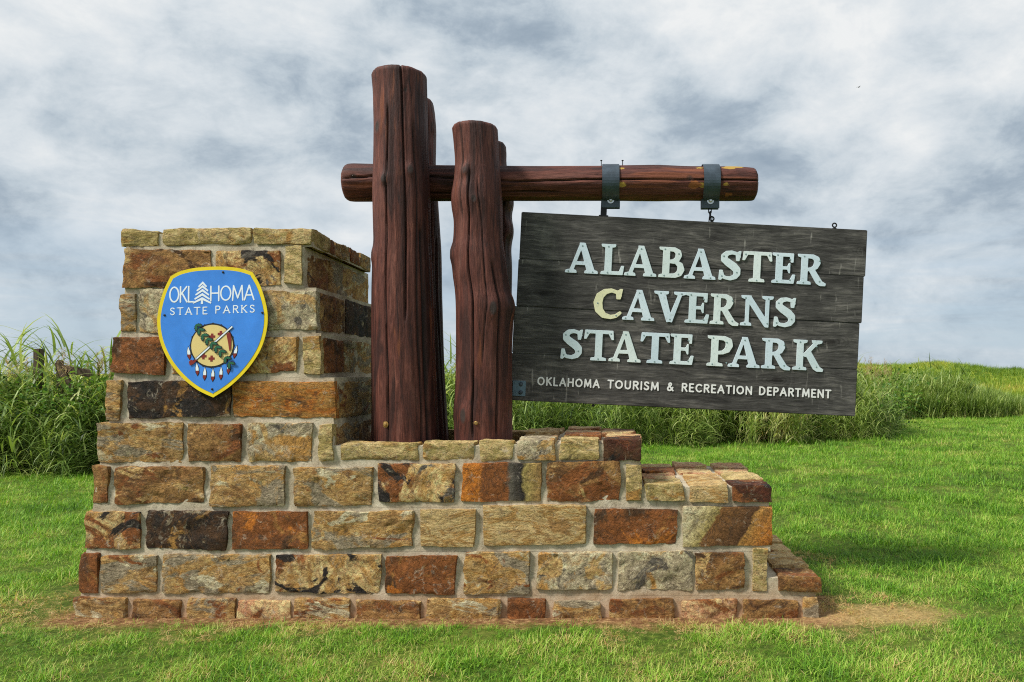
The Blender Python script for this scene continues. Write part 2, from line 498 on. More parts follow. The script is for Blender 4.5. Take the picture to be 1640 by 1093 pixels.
def ground_mat():
    m, h = new_mat('lawn_ground')
    v = h.n('ShaderNodeTexCoord').outputs['Object']
    s = h.n('ShaderNodeSeparateXYZ', {0: v})
    x, y = s.outputs[0], s.outputs[1]
    n1 = h.noise(v, 0.9, 7, 0.65, 0.4)
    n2 = h.noise(v, 22.0, 6, 0.7, 0.4)
    green = h.ramp(n2, [(0.3, lin(48, 62, 22)), (0.5, lin(72, 92, 32)), (0.7, lin(112, 120, 54))])
    green = h.mix(h.ramp(n1, [(0.5, 0.0), (0.72, 0.5)]), green, lin(150, 150, 74))
    # meadow beyond the lawn: yellower
    md = h.ramp(h.math('ADD', h.math('MULTIPLY', y, 0.01), h.math('MULTIPLY', h.math('SUBTRACT', n1, 0.5), 0.05)), [(0.25, 0.0), (0.31, 1.0)])
    mcol = h.ramp(h.noise(v, 0.22, 8, 0.68, 0.6), [(0.34, lin(92, 116, 36)), (0.5, lin(150, 160, 52)), (0.66, lin(182, 178, 76))])
    c = h.mix(md, green, mcol)
    # bare earth and straw round the footing
    dx = h.math('MAXIMUM', h.math('MAXIMUM', h.math('SUBTRACT', FX0, x), h.math('SUBTRACT', x, FX1)), 0.0)
    dy = h.math('MAXIMUM', h.math('MAXIMUM', h.math('SUBTRACT', FY0, y), h.math('SUBTRACT', y, 6.6)), 0.0)
    d = h.math('SQRT', h.math('ADD', h.math('MULTIPLY', dx, dx), h.math('MULTIPLY', dy, dy)))
    d = h.math('ADD', d, h.math('MULTIPLY', h.math('SUBTRACT', h.noise(v, 2.2, 7, 0.7, 0.8), 0.5), 0.75))
    soil = h.ramp(h.noise(v, 26.0, 7, 0.7, 0.3), [(0.3, lin(70, 48, 32)), (0.5, lin(124, 90, 60)), (0.7, lin(186, 152, 108))])
    c = h.mix(h.ramp(d, [(0.10, 1.0), (0.26, 0.0)]), c, soil)
    pd = h.vmath('LENGTH', h.vmath('MULTIPLY', h.vmath('SUBTRACT', v, (1.82, 4.98, 0.0)), (1.6, 3.6, 0.0)))
    pd = h.math('ADD', pd, h.math('MULTIPLY', h.math('SUBTRACT', h.noise(v, 5.0, 6, 0.65, 0.5), 0.5), 0.8))
    c = h.mix(h.ramp(pd, [(0.45, 0.65), (1.0, 0.0)]), c, h.ramp(h.noise(v, 40.0, 6, 0.7, 0.3), [(0.3, lin(120, 88, 56)), (0.6, lin(204, 170, 118))]))
    finish(h, c, 0.95, h.noise(v, 60.0, 6, 0.7), 0.6, 0.02, 0.1)
    return m


ground = link('ground', ground_sheet(), None, ground_mat(), None, True)
tag(ground, 'mown green lawn running back to a yellow green meadow rise', 'ground', None, 'structure')


# ------------------------------------------------------------------ stone monument
def fbm(p, seed, o=4):
    return mnoise.fractal(Vector((p[0] + seed, p[1] - seed * 0.7, p[2] + seed * 0.3)), 0.75, 2.1, o)


def rough_block(name, sx, sy, sz, seed, res=0.019, relief=0.010, skip=(), rnd=0.004, warp=0.009, face='-y'):
    """a split-faced stone: subdivided box with wandering outline, chipped arrises and cleft faces"""
    rs = random.Random(seed)
    nx, ny, nz = (max(2, int(round(s / res))) for s in (sx, sy, sz))
    nx, ny, nz = min(nx, 38), min(ny, 18), min(nz, 18)
    ids, V, F = {}, [], []
    hx, hy, hz = sx / 2, sy / 2, sz / 2
    cw = {(i, j, k): Vector((rs.uniform(-1, 1), rs.uniform(-1, 1) * 0.6, rs.uniform(-1, 1))) * warp for i in (0, 1) for j in (0, 1) for k in (0, 1)}
    planes = []
    for _ in range(3):      # chips knocked off the face
        a = rs.uniform(0, 2 * math.pi)
        nrm = Vector((math.cos(a) * rs.uniform(.15, .5), -1, math.sin(a) * rs.uniform(.15, .6))).normalized()
        planes.append((nrm, rs.uniform(0.86, 1.05) * (abs(nrm.x) * hx + abs(nrm.z) * hz) + hy * abs(nrm.y)))
    tilt = (rs.uniform(-1, 1) * relief * 0.5, rs.uniform(-1, 1) * relief * 0.4)

    def vert(i, j, k):
        key = (i, j, k)
        if key in ids:
            return ids[key]
        u, t, s = i / nx, j / ny, k / nz
        p = Vector(((u - .5) * sx, (t - .5) * sy, (s - .5) * sz))
        q = Vector((max(-hx + rnd, min(hx - rnd, p.x)), max(-hy + rnd, min(hy - rnd, p.y)), max(-hz + rnd, min(hz - rnd, p.z))))
        d = p - q
        nn = d.normalized() if d.length > 1e-6 else Vector((0, -1, 0))
        out = q + nn * rnd
        b = Vector((0, 0, 0))
        for kk, cv in cw.items():
            wgt = (u if kk[0] else 1 - u) * (t if kk[1] else 1 - t) * (s if kk[2] else 1 - s)
            b += cv * wgt
        out += b
        edge = min(hx - abs(p.x), hz - abs(p.z)) if nn.y < -0.5 else 0.02
        swell = 1 - math.exp(-max(edge, 0) / 0.006)
        w1 = fbm(p * 7.0, seed)
        w2 = 1 - abs(fbm(p * 15.0, seed + 31.0)) * 2
        w3 = fbm(p * 42.0, seed + 11.0, 2)
        a = relief * (0.42 * w1 + 0.26 * w2 + 0.34 * w3)
        # cleft steps like split bedding
        stp = mnoise.noise(Vector((p.x * 5 + seed, seed, p.z * 11)))
        a += relief * 0.55 * math.floor(stp * 3.0) / 2.0
        if nn.y < -0.5:
            a += relief * 0.15 * swell + tilt[0] * p.x / hx + tilt[1] * p.z / hz
        else:
            a *= 0.55
        out += nn * a
        if nn.y < -0.3:
            for nrm, dd in planes:
                e = out.dot(nrm) - dd
                if e > 0:
                    out -= nrm * e * 0.8
        # the outline wanders
        wob = 0.007
        out.x += wob * fbm((p.z * 9, p.y * 9, 3.0 * (1 if p.x > 0 else -1)), seed + 5, 3) * abs(p.x) / hx
        out.z += wob * fbm((p.x * 9, p.y * 9, 3.0 * (1 if p.z > 0 else -1)), seed + 9, 3) * abs(p.z) / hz
        ids[key] = len(V)
        V.append(out)
        return ids[key]

    def grid(n1, n2, f, flip):
        for a in range(n1):
            for b in range(n2):
                q = [vert(*f(a, b)), vert(*f(a + 1, b)), vert(*f(a + 1, b + 1)), vert(*f(a, b + 1))]
                F.append(q[::-1] if flip else q)
    if '-y' not in skip: grid(nx, nz, lambda a, b: (a, 0, b), False)
    if '+y' not in skip: grid(nx, nz, lambda a, b: (a, ny, b), True)
    if '-x' not in skip: grid(ny, nz, lambda a, b: (0, a, b), True)
    if '+x' not in skip: grid(ny, nz, lambda a, b: (nx, a, b), False)
    if '-z' not in skip: grid(nx, ny, lambda a, b: (a, b, 0), True)
    if '+z' not in skip: grid(nx, ny, lambda a, b: (a, b, nz), False)
    m = pymesh(name, V, F)
    m.polygons.foreach_set('use_smooth', [True] * len(F))
    try:
        m.set_sharp_from_angle(angle=R(26))
    except Exception:
        pass
    return m


mon = empty('stone_monument', (ax(700, 5.0), 5.6, 0))
tag(mon, 'stepped sandstone block monument base with tall pillar on the left', 'monument')
stone_count = [0]


def stone(cx_, cy_, cz_, sx, sy, sz, code, rz=0.0, relief=0.010, skip=(), rnd=0.004, warp=0.009, tilt=(0, 0)):
    stone_count[0] += 1
    m = rough_block('stone', sx, sy, sz, stone_count[0] * 3.17, relief=relief, skip=skip, rnd=rnd, warp=warp)
    o = link('stone', m, None, ST[code])
    o.location = Vector((cx_, cy_, cz_)) - mon.location
    o.rotation_euler = (tilt[0], tilt[1], rz)
    o.parent = mon
    return o


YF = [4.97, 4.985, 5.01, 5.03, 5.05, 5.075, 5.095, 5.12, 5.14, 5.15]       # front face of every course (it steps back going up)
JT = [1010, 955, 884, 813, 743, 674, 605, 534, 461, 395, 367]              # joints between the courses
ZJ = [az(JT[i], YF[min(i, 9)]) for i in range(11)]
ZJ[0] = -0.12
XL = [ax(p, y) for p, y in zip([120, 127, 136, 146, 157, 172, 180, 192, 198, 196], YF)]
XR = {0: 1310, 1: 1231, 2: 1235, 3: 1028, 4: 533, 5: 535, 6: 513, 7: 506, 8: 487, 9: 499}
XR = {k: ax(v, YF[k]) for k, v in XR.items()}
PB = [6.78, 6.75, 6.72, 6.70, 6.68, 6.65, 6.62, 6.60, 6.57, 6.47]          # back of the pillar
TB = 6.22                                                                 # back of the tiers
DEP = 0.075

front = {   # (left, right, top, bottom, stone kind)
    0: [(120, 203, 958, 991, 't'), (214, 288, 961, 992, 'b'), (300, 377, 960, 992, 't'), (380, 465, 963, 994, 'p'), (470, 561, 959, 994, 't'),
        (571, 674, 962, 996, 'b'), (681, 801, 960, 998, 't'), (813, 873, 959, 995, 'r'), (886, 963, 962, 994, 't'), (975, 1080, 960, 993, 'b'),
        (1092, 1180, 962, 991, 'p'), (1189, 1279, 961, 989, 'b'), (1286, 1310, 957, 989, 't')],
    1: [(126, 155, 889, 950, 'r'), (162, 251, 890, 949, 't'), (262, 434, 889, 949, 't'), (443, 610, 890, 950, 'm'), (618, 730, 892, 950, 'r'),
        (743, 848, 884, 950, 't'), (861, 981, 885, 944, 'g'), (989, 1107, 884, 945, 'g'), (1114, 1193, 887, 944, 'b'), (1205, 1230, 880, 946, 'v')],
    2: [(135, 223, 820, 879, 'm'), (233, 363, 818, 880, 'k'), (373, 492, 820, 879, 'r'), (503, 661, 820, 878, 't'), (672, 761, 816, 876, 'c'),
        (773, 940, 811, 874, 'c'), (951, 1086, 817, 874, 'r'), (1095, 1235, 813, 875, 's')],
    3: [(145, 173, 747, 808, 'b'), (184, 326, 748, 807, 'b'), (337, 456, 747, 809, 't'), (471, 595, 748, 810, 't'), (605, 728, 744, 805, 'm'),
        (740, 867, 741, 803, 'f'), (875, 993, 740, 803, 'b'), (1003, 1028, 744, 804, 'v')],
    4: [(156, 292, 678, 743, 't'), (301, 386, 679, 740, 'b'), (397, 500, 679, 740, 'g'), (511, 533, 680, 738, 'v')],
    5: [(172, 193, 610, 674, 't'), (204, 368, 609, 669, 'k'), (373, 536, 610, 670, 'o')],
    6: [(179, 263, 538, 599, 'r'), (274, 384, 540, 600, 'b'), (394, 476, 540, 598, 'm'), (484, 513, 538, 600, 'v')],
    7: [(192, 218, 470, 531, 't'), (222, 326, 464, 531, 'g'), (337, 412, 466, 530, 't'), (424, 507, 465, 528, 'g')],
    8: [(198, 337, 399, 459, 'b'), (347, 449, 402, 457, 'm'), (457, 484, 393, 455, 'v')],
    9: [(195, 254, 368, 395, 'v'), (261, 401, 366, 391, 'v'), (406, 500, 365, 391, 'v')],
}
for row, lst in front.items():
    y = YF[row]
    for (a, b, t, bt, code) in lst:
        x0, x1, z1, z0 = ax(a, y), ax(b, y), az(t, y), az(bt, y)
        if row == 0:
            z0 -= 0.06
        dep = DEP if row < 9 else 0.34
        rel = 0.013 if code in 'tmbgk' else 0.010
        if code in 'cfs': rel = 0.006
        stone((x0 + x1) / 2, y + dep / 2 + random.uniform(-0.010, -0.001), (z0 + z1) / 2, x1 - x0, dep, z1 - z0, code,
              relief=rel if row else 0.013, skip=('+y',) if row < 9 else (), rnd=0.004 if row not in (0, 9) else 0.010,
              tilt=(random.uniform(-.02, .02), random.uniform(-.008, .008)))


def side_y(px, X):
    return X * FPX / (px - CX)


# the pillar's right flank, seen on the slant
flank = {9: ([499, 537, 560, 577, 591], 'btbt', 366, 392), 8: ([487, 526, 592], 'bt', 400, 459), 7: ([508, 553, 599], 'bk', 466, 529),
         6: ([514, 550, 603], 'rt', 539, 599), 5: ([538, 603], 't', 611, 670), 4: ([534, 576, 605], 'tb', 681, 742)}
for row, (xs, codes, t, bt) in flank.items():
    X = XR[row]
    y0 = YF[row] + (DEP if row < 9 else 0.0) * 0.9
    ys = [max(side_y(p, X), y0) for p in xs]
    ys[-1] = min(ys[-1], PB[row])
    codes = list(codes)
    if ys[-1] < PB[row] - 0.2:
        ys.append(PB[row])
        codes.append('b')
    else:
        ys[-1] = PB[row]
    z1, z0 = az(t, YF[row]), az(bt, YF[row])
    for k in range(len(ys) - 1):
        a, b = ys[k] + (0.0 if k == 0 and row != 9 else 0.012), ys[k + 1] - 0.012
        if row == 9 and k == 0:
            a = YF[9] + 0.345
            if b - a < 0.1: b = a + 0.12
        dep = DEP if row < 9 else 0.3
        stone(X - dep / 2 + 0.002, (a + b) / 2, (z0 + z1) / 2, b - a, dep, z1 - z0 - random.uniform(0, .012), codes[k], rz=R(90), skip=('+y',) if row < 9 else (),
              relief=0.010)

# left flank, back and the ends of the tiers, the same coursing carried round
KEYS = 'tbrtmgktbv'
for row in range(0, 10):
    z0, z1 = ZJ[row] + 0.02, ZJ[row + 1] - 0.02
    a = YF[row] + DEP * 0.9
    while a < PB[row] - 0.12:
        b = min(PB[row], a + random.uniform(0.35, 0.6))
        if PB[row] - b < 0.15: b = PB[row]
        stone(XL[row] + DEP / 2, (a + b) / 2, (z0 + z1) / 2, b - a - 0.035, DEP, z1 - z0, random.choice(KEYS), rz=R(-90), skip=('+y',))
        a = b
    xb = XR[row] if row >= 4 else ax(560, 5.0)
    a = XL[row] + 0.09
    while a < xb - 0.1:
        b = min(xb, a + random.uniform(0.35, 0.65))
        if xb - b < 0.15: b = xb
        stone((a + b) / 2, PB[row] - DEP / 2, (z0 + z1) / 2, b - a - 0.035, DEP, z1 - z0, random.choice(KEYS), rz=R(180), skip=('+y',))
        a = b
    if row < 4:
        a, xe = ax(560, 5.0), XR[row] - 0.08
        while a < xe - 0.1:
            b = min(xe, a + random.uniform(0.4, 0.7))
            if xe - b < 0.15: b = xe
            stone((a + b) / 2, TB + 0.02 * (4 - row) - DEP / 2, (z0 + z1) / 2, b - a - 0.035, DEP, z1 - z0, random.choice(KEYS), rz=R(180), skip=('+y',))
            a = b
for row, X in ((0, XR[0]), (1, XR[1]), (2, XR[2]), (3, XR[3])):
    z0, z1 = ZJ[row] + 0.02, ZJ[row + 1] - 0.02
    a, e = YF[row] + DEP * 0.9, TB - 0.02
    while a < e - 0.1:
        b = min(e, a + random.uniform(0.35, 0.55))
        if e - b < 0.15: b = e
        stone(X - DEP / 2 + 0.002, (a + b) / 2, (z0 + z1) / 2, b - a - 0.035, DEP, z1 - z0, random.choice(KEYS), rz=R(90), skip=('+y',))
        a = b


def caps(cols_, y0, ztop, th, rows, codes, jit=0.012):
    """flat capping stones laid in rows over a tier; cols_ in metres"""
    ys = np.linspace(y0 - 0.028, TB, rows + 1)
    k = 0
    for j in range(rows):
        for (xa, xb, cfront) in cols_:
            sh = 0 if j == 0 else random.uniform(-0.015, 0.015)
            code = cfront if j == 0 else codes[k % len(codes)]
            k += 1
            stone((xa + xb) / 2 + sh, (ys[j] + ys[j + 1]) / 2, ztop - th / 2 + random.uniform(-jit, jit) * (j > 0), xb - xa, ys[j + 1] - ys[j] - 0.022, th, code,
                  relief=0.008, rnd=0.008, skip=('-z',))


y4, y3, y1 = YF[4] + 0.002, YF[3] + 0.002, YF[1] + 0.002
# middle tier: a kerb round the socket of the posts, then a paved shelf
z4t, z4b = az(708, y4), az(738, y4)
for (a, b, t, code) in [(545, 671, 710, 'v'), (676, 760, 708, 'v'), (769, 822, 707, 'v')]:
    stone((ax(a, y4) + ax(b, y4)) / 2, y4 + 0.07, (az(t, y4) + z4b) / 2, ax(b, y4) - ax(a, y4), 0.15, az(t, y4) - z4b, code, relief=0.008, rnd=0.014)
caps([(ax(829, y4), ax(888, y4), 'g'), (ax(898, y4), ax(961, y4), 'v'), (ax(967, y4), ax(1028, y4), 'w')], y4, az(704, y4), az(704, y4) - z4b, 4, 'ppcprpc')
xx = ax(545, y4)
for wd, code in ((0.42, 'p'), (0.38, 'v'), (0.36, 'c')):
    stone(xx + wd / 2, TB - 0.07, (z4t + z4b) / 2, wd - 0.02, 0.14, z4t - z4b, code, relief=0.008, rnd=0.014)
    xx += wd
# lower tier shelf and the last step
caps([(ax(1034, y3), ax(1095, y3), 'v'), (ax(1104, y3), ax(1165, y3), 'c'), (ax(1173, y3), ax(1235, y3), 'w')], y3, az(776, y3), az(776, y3) - az(804, y3), 4, 'pcppcvrp')
caps([(ax(1249, y1), ax(1312, y1), 'b')], y1, az(922, y1), az(922, y1) - az(948, y1), 5, 'cccp')


# mortar body, one closed solid per course, slightly behind the stone faces
def mortar_body(bm):
    ins = 0.006

    def slab(lo, hi, z0, z1):
        """lo, hi: (x0, x1, y0, y1) at the foot and at the head"""
        nx, ny, nz = max(1, int((lo[1] - lo[0]) / 0.06)), max(1, int((lo[3] - lo[2]) / 0.09)), max(1, int((z1 - z0) / 0.05))
        cache = {}

        def vv(i, j, k):
            if (i, j, k) not in cache:
                t = k / nz
                a = [p + (q_ - p) * t for p, q_ in zip(lo, hi)]
                p = Vector((a[0] + (a[1] - a[0]) * i / nx, a[2] + (a[3] - a[2]) * j / ny, z0 + (z1 - z0) * t))
                n = mnoise.noise_vector(p * 7.0) * 0.005 + mnoise.noise_vector(p * 19.0) * 0.003
                if k in (0, nz): n.z = 0
                cache[(i, j, k)] = bm.verts.new(p + n)
            return cache[(i, j, k)]

        def g(n1, n2, f):
            for a in range(n1):
                for b in range(n2):
                    bm.faces.new([vv(*f(a, b)), vv(*f(a + 1, b)), vv(*f(a + 1, b + 1)), vv(*f(a, b + 1))])
        g(nx, nz, lambda a, b: (a, 0, b)); g(nx, nz, lambda a, b: (nx - a, ny, b))
        g(ny, nz, lambda a, b: (0, ny - a, b)); g(ny, nz, lambda a, b: (nx, a, b)); g(nx, ny, lambda a, b: (a, b, nz))

    def same(x0, x1, y0, y1, z0, z1):
        slab((x0, x1, y0, y1), (x0, x1, y0, y1), z0, z1)
    xs = ax(560, 5.0)
    for row in range(10):
        up = min(row + 1, 9)
        xl, xl2 = XL[row] + ins, (XL[up] + ins if row < 8 else XL[row] + ins)
        y0, y02 = YF[row] + ins + (0.012 if row == 9 else 0), YF[up] + ins
        if row == 9: y02 = y0
        if row >= 4:
            xr = XR[row] - ins
            slab((xl, xr, y0, PB[row] - ins), (xl2, xr, y02, PB[up] - ins if row < 8 else PB[row] - ins), ZJ[row], ZJ[row + 1] if row < 9 else ZJ[10] - 0.03)
        else:
            tb = lambda r_: TB + 0.02 * (4 - r_) - ins
            slab((xl, xs, y0, PB[row] - ins), (xl2, xs, y02, PB[up] - ins), ZJ[row], ZJ[row + 1])
            slab((xs - .02, XR[row] - ins, y0 + .0002, tb(row)), (xs - .02, XR[row] - ins, y02 + .0002, tb(up)), ZJ[row] + .0007, ZJ[row + 1] - .0007)
    zk = az(709, y4) - 0.022
    # mortar bed below the middle capping, kerb and shelf
    same(XR[4] - .03, ax(823, y4), YF[4] + ins, y4 + 0.14, ZJ[4] - .02, zk)
    same(XR[4] - .03, ax(823, y4), TB - 0.14 + ins, TB - ins, ZJ[4] - .02, zk - 0.01)
    same(ax(822, y4), XR[3] - ins - .004, YF[4] + ins + .001, TB - ins, ZJ[4] - .02, zk + 0.010)
    # lower shelf and last step
    same(XR[3] - 0.05, XR[2] - ins - .006, YF[3] + ins + .001, TB - ins, ZJ[3] - .02, az(777, y3) - 0.016)
    same(XR[1] - 0.05, ax(1306, 4.99), YF[1] + ins + .001, TB - ins, ZJ[1] - .02, az(923, y1) - 0.014)


mm = bm_mesh('mortar', mortar_body)
mo = link('mortar', mm, None, MORTAR, -mon.location, True)
try:
    mm.set_sharp_from_angle(angle=R(45))
except Exception:
    pass
mo.parent = mon


def soil_mat():
    m, h = new_mat('soil')
    v = obj_vec(h, 0)
    n = h.noise(v, 24.0, 7, 0.7, 0.3)
    finish(h, h.ramp(n, [(0.3, lin(58, 40, 28)), (0.7, lin(112, 82, 58))]), 0.95, n, 0.8, 0.03, 0.1)
    return m


def soil_bed(bm):
    x0, x1, y0, y1 = XR[4] - 0.03, ax(826, y4), y4 + 0.14, TB - 0.13
    g = bmesh.ops.create_grid(bm, x_segments=24, y_segments=16, size=0.5)
    for v in g['verts']:
        v.co = Vector(((x0 + x1) / 2 + v.co.x * (x1 - x0), (y0 + y1) / 2 + v.co.y * (y1 - y0), 0))
        v.co.z = z4b - 0.005 + 0.02 * mnoise.noise(v.co * 9)


so = link('planter_soil', bm_mesh('planter_soil', soil_bed), None, soil_mat(), -mon.location, True)
so.parent = mon


# ------------------------------------------------------------------ logs
def log_mesh(name, axis_pts, seed, nseg=176, nlen=170, cracks=(), knots=(), flutes=0.006, end_round=0.009):
    """axis_pts: list of (t, cx, cy, radius) along the length (t in metres); built along +Z"""
    t = np.array([p[0] for p in axis_pts]); cxs = np.array([p[1] for p in axis_pts]); cys = np.array([p[2] for p in axis_pts]); rs = np.array([p[3] for p in axis_pts])
    tt = np.linspace(t[0], t[-1], nlen)

    def sm(a):
        y = np.interp(tt, t, a)
        k = np.ones(7) / 7
        return np.convolve(np.pad(y, 3, 'edge'), k, 'valid')
    X, Y, Rr = sm(cxs), sm(cys), sm(rs)
    V, F = [], []
    kn, ck = [], []
    for i in range(nlen):
        de = min(tt[i] - tt[0], tt[-1] - tt[i])
        er = 1.0
        if de < end_round:
            er = 1 - (1 - math.sqrt(max(0, 1 - (1 - de / end_round) ** 2))) * end_round / Rr[i]
        for j in range(nseg):
            a = 2 * math.pi * j / nseg
            ca, sa = math.cos(a), math.sin(a)
            r = Rr[i] * er
            p = Vector((ca * 2.4, sa * 2.4, tt[i] * 0.55 + seed))
            r += 0.0016 * mnoise.noise(Vector((ca * 15, sa * 15, tt[i] * 2.6 + seed)))
            r += flutes * 0.85 * mnoise.fractal(p * 1.3, 0.8, 2.0, 3)
            r += flutes * 0.5 * mnoise.noise(Vector((ca * 6, sa * 6, tt[i] * 0.7 - seed)))
            kv = cv = 0.0
            for (kt, ka, kh, kw, amp, dk) in knots:
                da = (a - ka + math.pi) % (2 * math.pi) - math.pi
                q = (da * Rr[i] / kw) ** 2 + ((tt[i] - kt) / kh) ** 2
                if q < 9:
                    r += amp * math.exp(-q * 0.9)
                    if q < 0.3 and dk:
                        r -= 0.006 * (1 - q / 0.3)
                    if dk: kv = max(kv, dk * max(0, 1 - max(0, q - 0.28) / 0.25))
            for (ca0, t0, t1, wob, wd, dp) in cracks:
                if t0 < tt[i] < t1:
                    aa = ca0 + wob * mnoise.noise(Vector((tt[i] * 1.1, seed, ca0 * 7)))
                    da = (a - aa + math.pi) % (2 * math.pi) - math.pi
                    fade = min(1, (tt[i] - t0) / 0.08, (t1 - tt[i]) / 0.08)
                    s = abs(da) * Rr[i] / wd
                    if s < 1.6:
                        f = math.exp(-s * s * 1.6) * fade
                        r -= dp * f
                        cv = max(cv, f)
            V.append((X[i] + ca * r, Y[i] + sa * r, tt[i]))
            kn.append(kv); ck.append(cv)
    for i in range(nlen - 1):
        for j in range(nseg):
            j2 = (j + 1) % nseg
            F.append((i * nseg + j, i * nseg + j2, (i + 1) * nseg + j2, (i + 1) * nseg + j))
    for e, i in ((0, 0), (1, nlen - 1)):
        V.append((X[i], Y[i], tt[i] + (0.004 if e else -0.004))); kn.append(0); ck.append(0.2)
        c0 = len(V) - 1
        for j in range(nseg):
            j2 = (j + 1) % nseg
            F.append((c0, i * nseg + j, i * nseg + j2) if e else (c0, i * nseg + j2, i * nseg + j))
    m = pymesh(name, V, F)
    m.polygons.foreach_set('use_smooth', [True] * len(F))
    for nm, arr in (('knot', kn), ('crack', ck)):
        at_ = m.attributes.new(nm, 'FLOAT', 'POINT')
        at_.data.foreach_set('value', np.array(arr, np.float32))
    return m


LB, LD, LL = lin(98, 54, 44), lin(48, 27, 24), lin(132, 80, 66)
POSTM = log_mat('stained_log', 'Z', LB, LD, LL)
frame = empty('log_frame', (ax(690, 5.6), 5.62, z4b))
tag(frame, 'red brown stained log frame of paired posts holding a crossbeam in the planter', 'sign frame')
YP1, YP2, YB = 5.40, 5.88, 5.64


def post(prof, y, seed, cracks, knots, rscale=1.0):
    """prof: (height px, left px, right px)"""
    pts = []
    for (py, l, r) in sorted(prof, key=lambda q: -q[0]):
        pts.append((az(py, y), ax((l + r) / 2, y), y, (ax(r, y) - ax(l, y)) / 2 * rscale))
    t_, cx_, cy_, r_ = pts[-1]
    ztop = az(min(p[0] for p in prof), y - r_ * 0.93)
    pts = [p for p in pts if p[0] < ztop - 0.01] + [(ztop, cx_, cy_, r_)]
    pts.insert(0, (z4b - 0.10, pts[0][1], y, pts[0][3]))
    base = Vector((pts[0][1], y, 0))
    pts = [(t, cx_ - base.x, cy_ - base.y, r) for (t, cx_, cy_, r) in pts]
    m = log_mesh('post', pts, seed, cracks=cracks, knots=knots)
    o = link('post', m, None, POSTM, base - frame.location)
    o.parent = frame
    return o


F0 = -math.pi / 2       # the angle that faces the camera
kz = lambda py, y: az(py, y)
p1 = post([(705, 597, 701), (640, 597, 699), (540, 597, 695), (440, 598, 692), (390, 600, 690), (330, 598, 689), (300, 598, 688), (250, 600, 685),
           (200, 601, 684), (150, 600, 683), (118, 597, 682), (104, 597, 682)], YP1, 1.3,
          [(F0 - 0.30, 1.0, 3.4, 0.10, 0.0062, 0.034), (F0 + 0.35, 1.9, 3.72, 0.12, 0.0062, 0.034), (F0 + 0.72, 1.0, 3.3, 0.2, 0.010, 0.016), (F0 + 0.95, .9, 2.6, .1, .016, .02),
           (F0 - 0.75, 1.0, 2.1, 0.2, 0.006, 0.012)],
          [(kz(213, YP1), F0 - 0.75, 0.06, 0.035, 0.012, 1.0), (kz(297, YP1), F0 - 0.35, 0.04, 0.03, 0.022, 0.9), (kz(282, YP1), F0 + 0.55, 0.04, 0.03, 0.016, 0.8),
           (kz(412, YP1), F0 - 1.1, 0.05, 0.05, 0.016, 0.3), (kz(117, YP1), F0 - 0.1, 0.02, 0.015, 0.0, 1.0), (kz(158, YP1), F0 + 0.42, 0.02, 0.015, 0.0, 1.0)])
p2 = post([(705, 729, 820), (660, 727, 820), (630, 730, 820), (560, 731, 819), (500, 731, 822), (487, 731, 823), (465, 730, 816), (440, 726, 812), (405, 725, 808), (390, 727, 805),
           (352, 728, 804), (335, 724, 804), (314, 723, 803), (290, 728, 801), (260, 730, 799), (215, 726, 797), (204, 724, 796), (193, 724, 796)], YP1, 4.9,
          [(F0 - 0.2, 1.1, 3.0, 0.14, 0.006, 0.03), (F0 + 0.62, 1.1, 2.35, 0.12, 0.009, 0.022), (F0 - 0.55, 2.6, 3.33, 0.1, 0.006, 0.014), (F0 + 0.2, 1.6, 2.9, 0.3, 0.005, 0.010)],
          [(kz(497, YP1), F0 + 0.42, 0.07, 0.034, 0.014, 1.0), (kz(664, YP1), F0 - 0.55, 0.075, 0.035, 0.012, 1.0), (kz(281, YP1), F0 - 0.40, 0.035, 0.03, 0.020, 0.8),
           (kz(327, YP1), F0 + 0.05, 0.03, 0.028, 0.006, 1.0), (kz(408, YP1), F0 - 1.25, 0.07, 0.05, 0.022, 0.5), (kz(490, YP1), F0 + 1.25, 0.08, 0.06, 0.024, 0.2)])
p3 = post([(705, 640, 718), (600, 634, 711), (470, 628, 706), (400, 628, 705), (325, 626, 701), (262, 624, 697), (205, 624, 698), (170, 622, 695), (150, 620, 692)], YP2, 9.1,
          [(F0 + 0.9, 1.0, 3.6, 0.2, 0.009, 0.022), (F0 + 0.5, 1.0, 3.2, 0.2, 0.007, 0.018), (F0 + 1.2, 1.0, 2.6, .2, .012, .02)],
          [(kz(205, YP2), F0 + 1.3, 0.06, 0.05, 0.012, 0.2)])
p4 = post([(705, 748, 818), (560, 750, 818), (430, 748, 820), (395, 746, 818), (370, 746, 823), (345, 745, 818), (325, 746, 823), (262, 744, 810), (240, 744, 811), (222, 742, 809)], YP2, 13.7,
          [(F0 + 0.8, 1.0, 3.1, 0.2, 0.008, 0.02)], [(kz(325, YP2), F0 + 1.2, 0.07, 0.05, 0.015, 0.3), (kz(372, YP2), F0 + 1.2, 0.06, 0.05, 0.015, 0.3)])


def bolt_mesh(name, r, h, washer=0.0):
    def fn(bm):
        if washer:
            bm_cyl(bm, (0, 0.001, 0), (0, -0.003, 0), washer, washer, 20)
        bm_cyl(bm, (0, -0.002, 0), (0, -h * 0.6, 0), r, r, 16)
        bm_cyl(bm, (0, -h * 0.6 - .0005, 0), (0, -h, 0), r, r * 0.6, 16)
    return bm_mesh(name, fn)


bolt_m = bolt_mesh('bolt', 0.014, 0.016, 0.022)
bolt_m.materials.append(BRASS)
for (o, px, py, r) in ((p1, 631, 677, 0.222), (p2, 770, 675, 0.196)):
    p = at(px, py, YP1)
    b = link('bolt', bolt_m, o)
    cx_ = o.location.x + frame.location.x
    dx = p.x - cx_
    b.location = (dx, -math.sqrt(max(0.001, r * r - dx * dx)) - 0.0, p.z)
    b.rotation_euler = (0, 0, math.asin(max(-1, min(1, dx / r))))

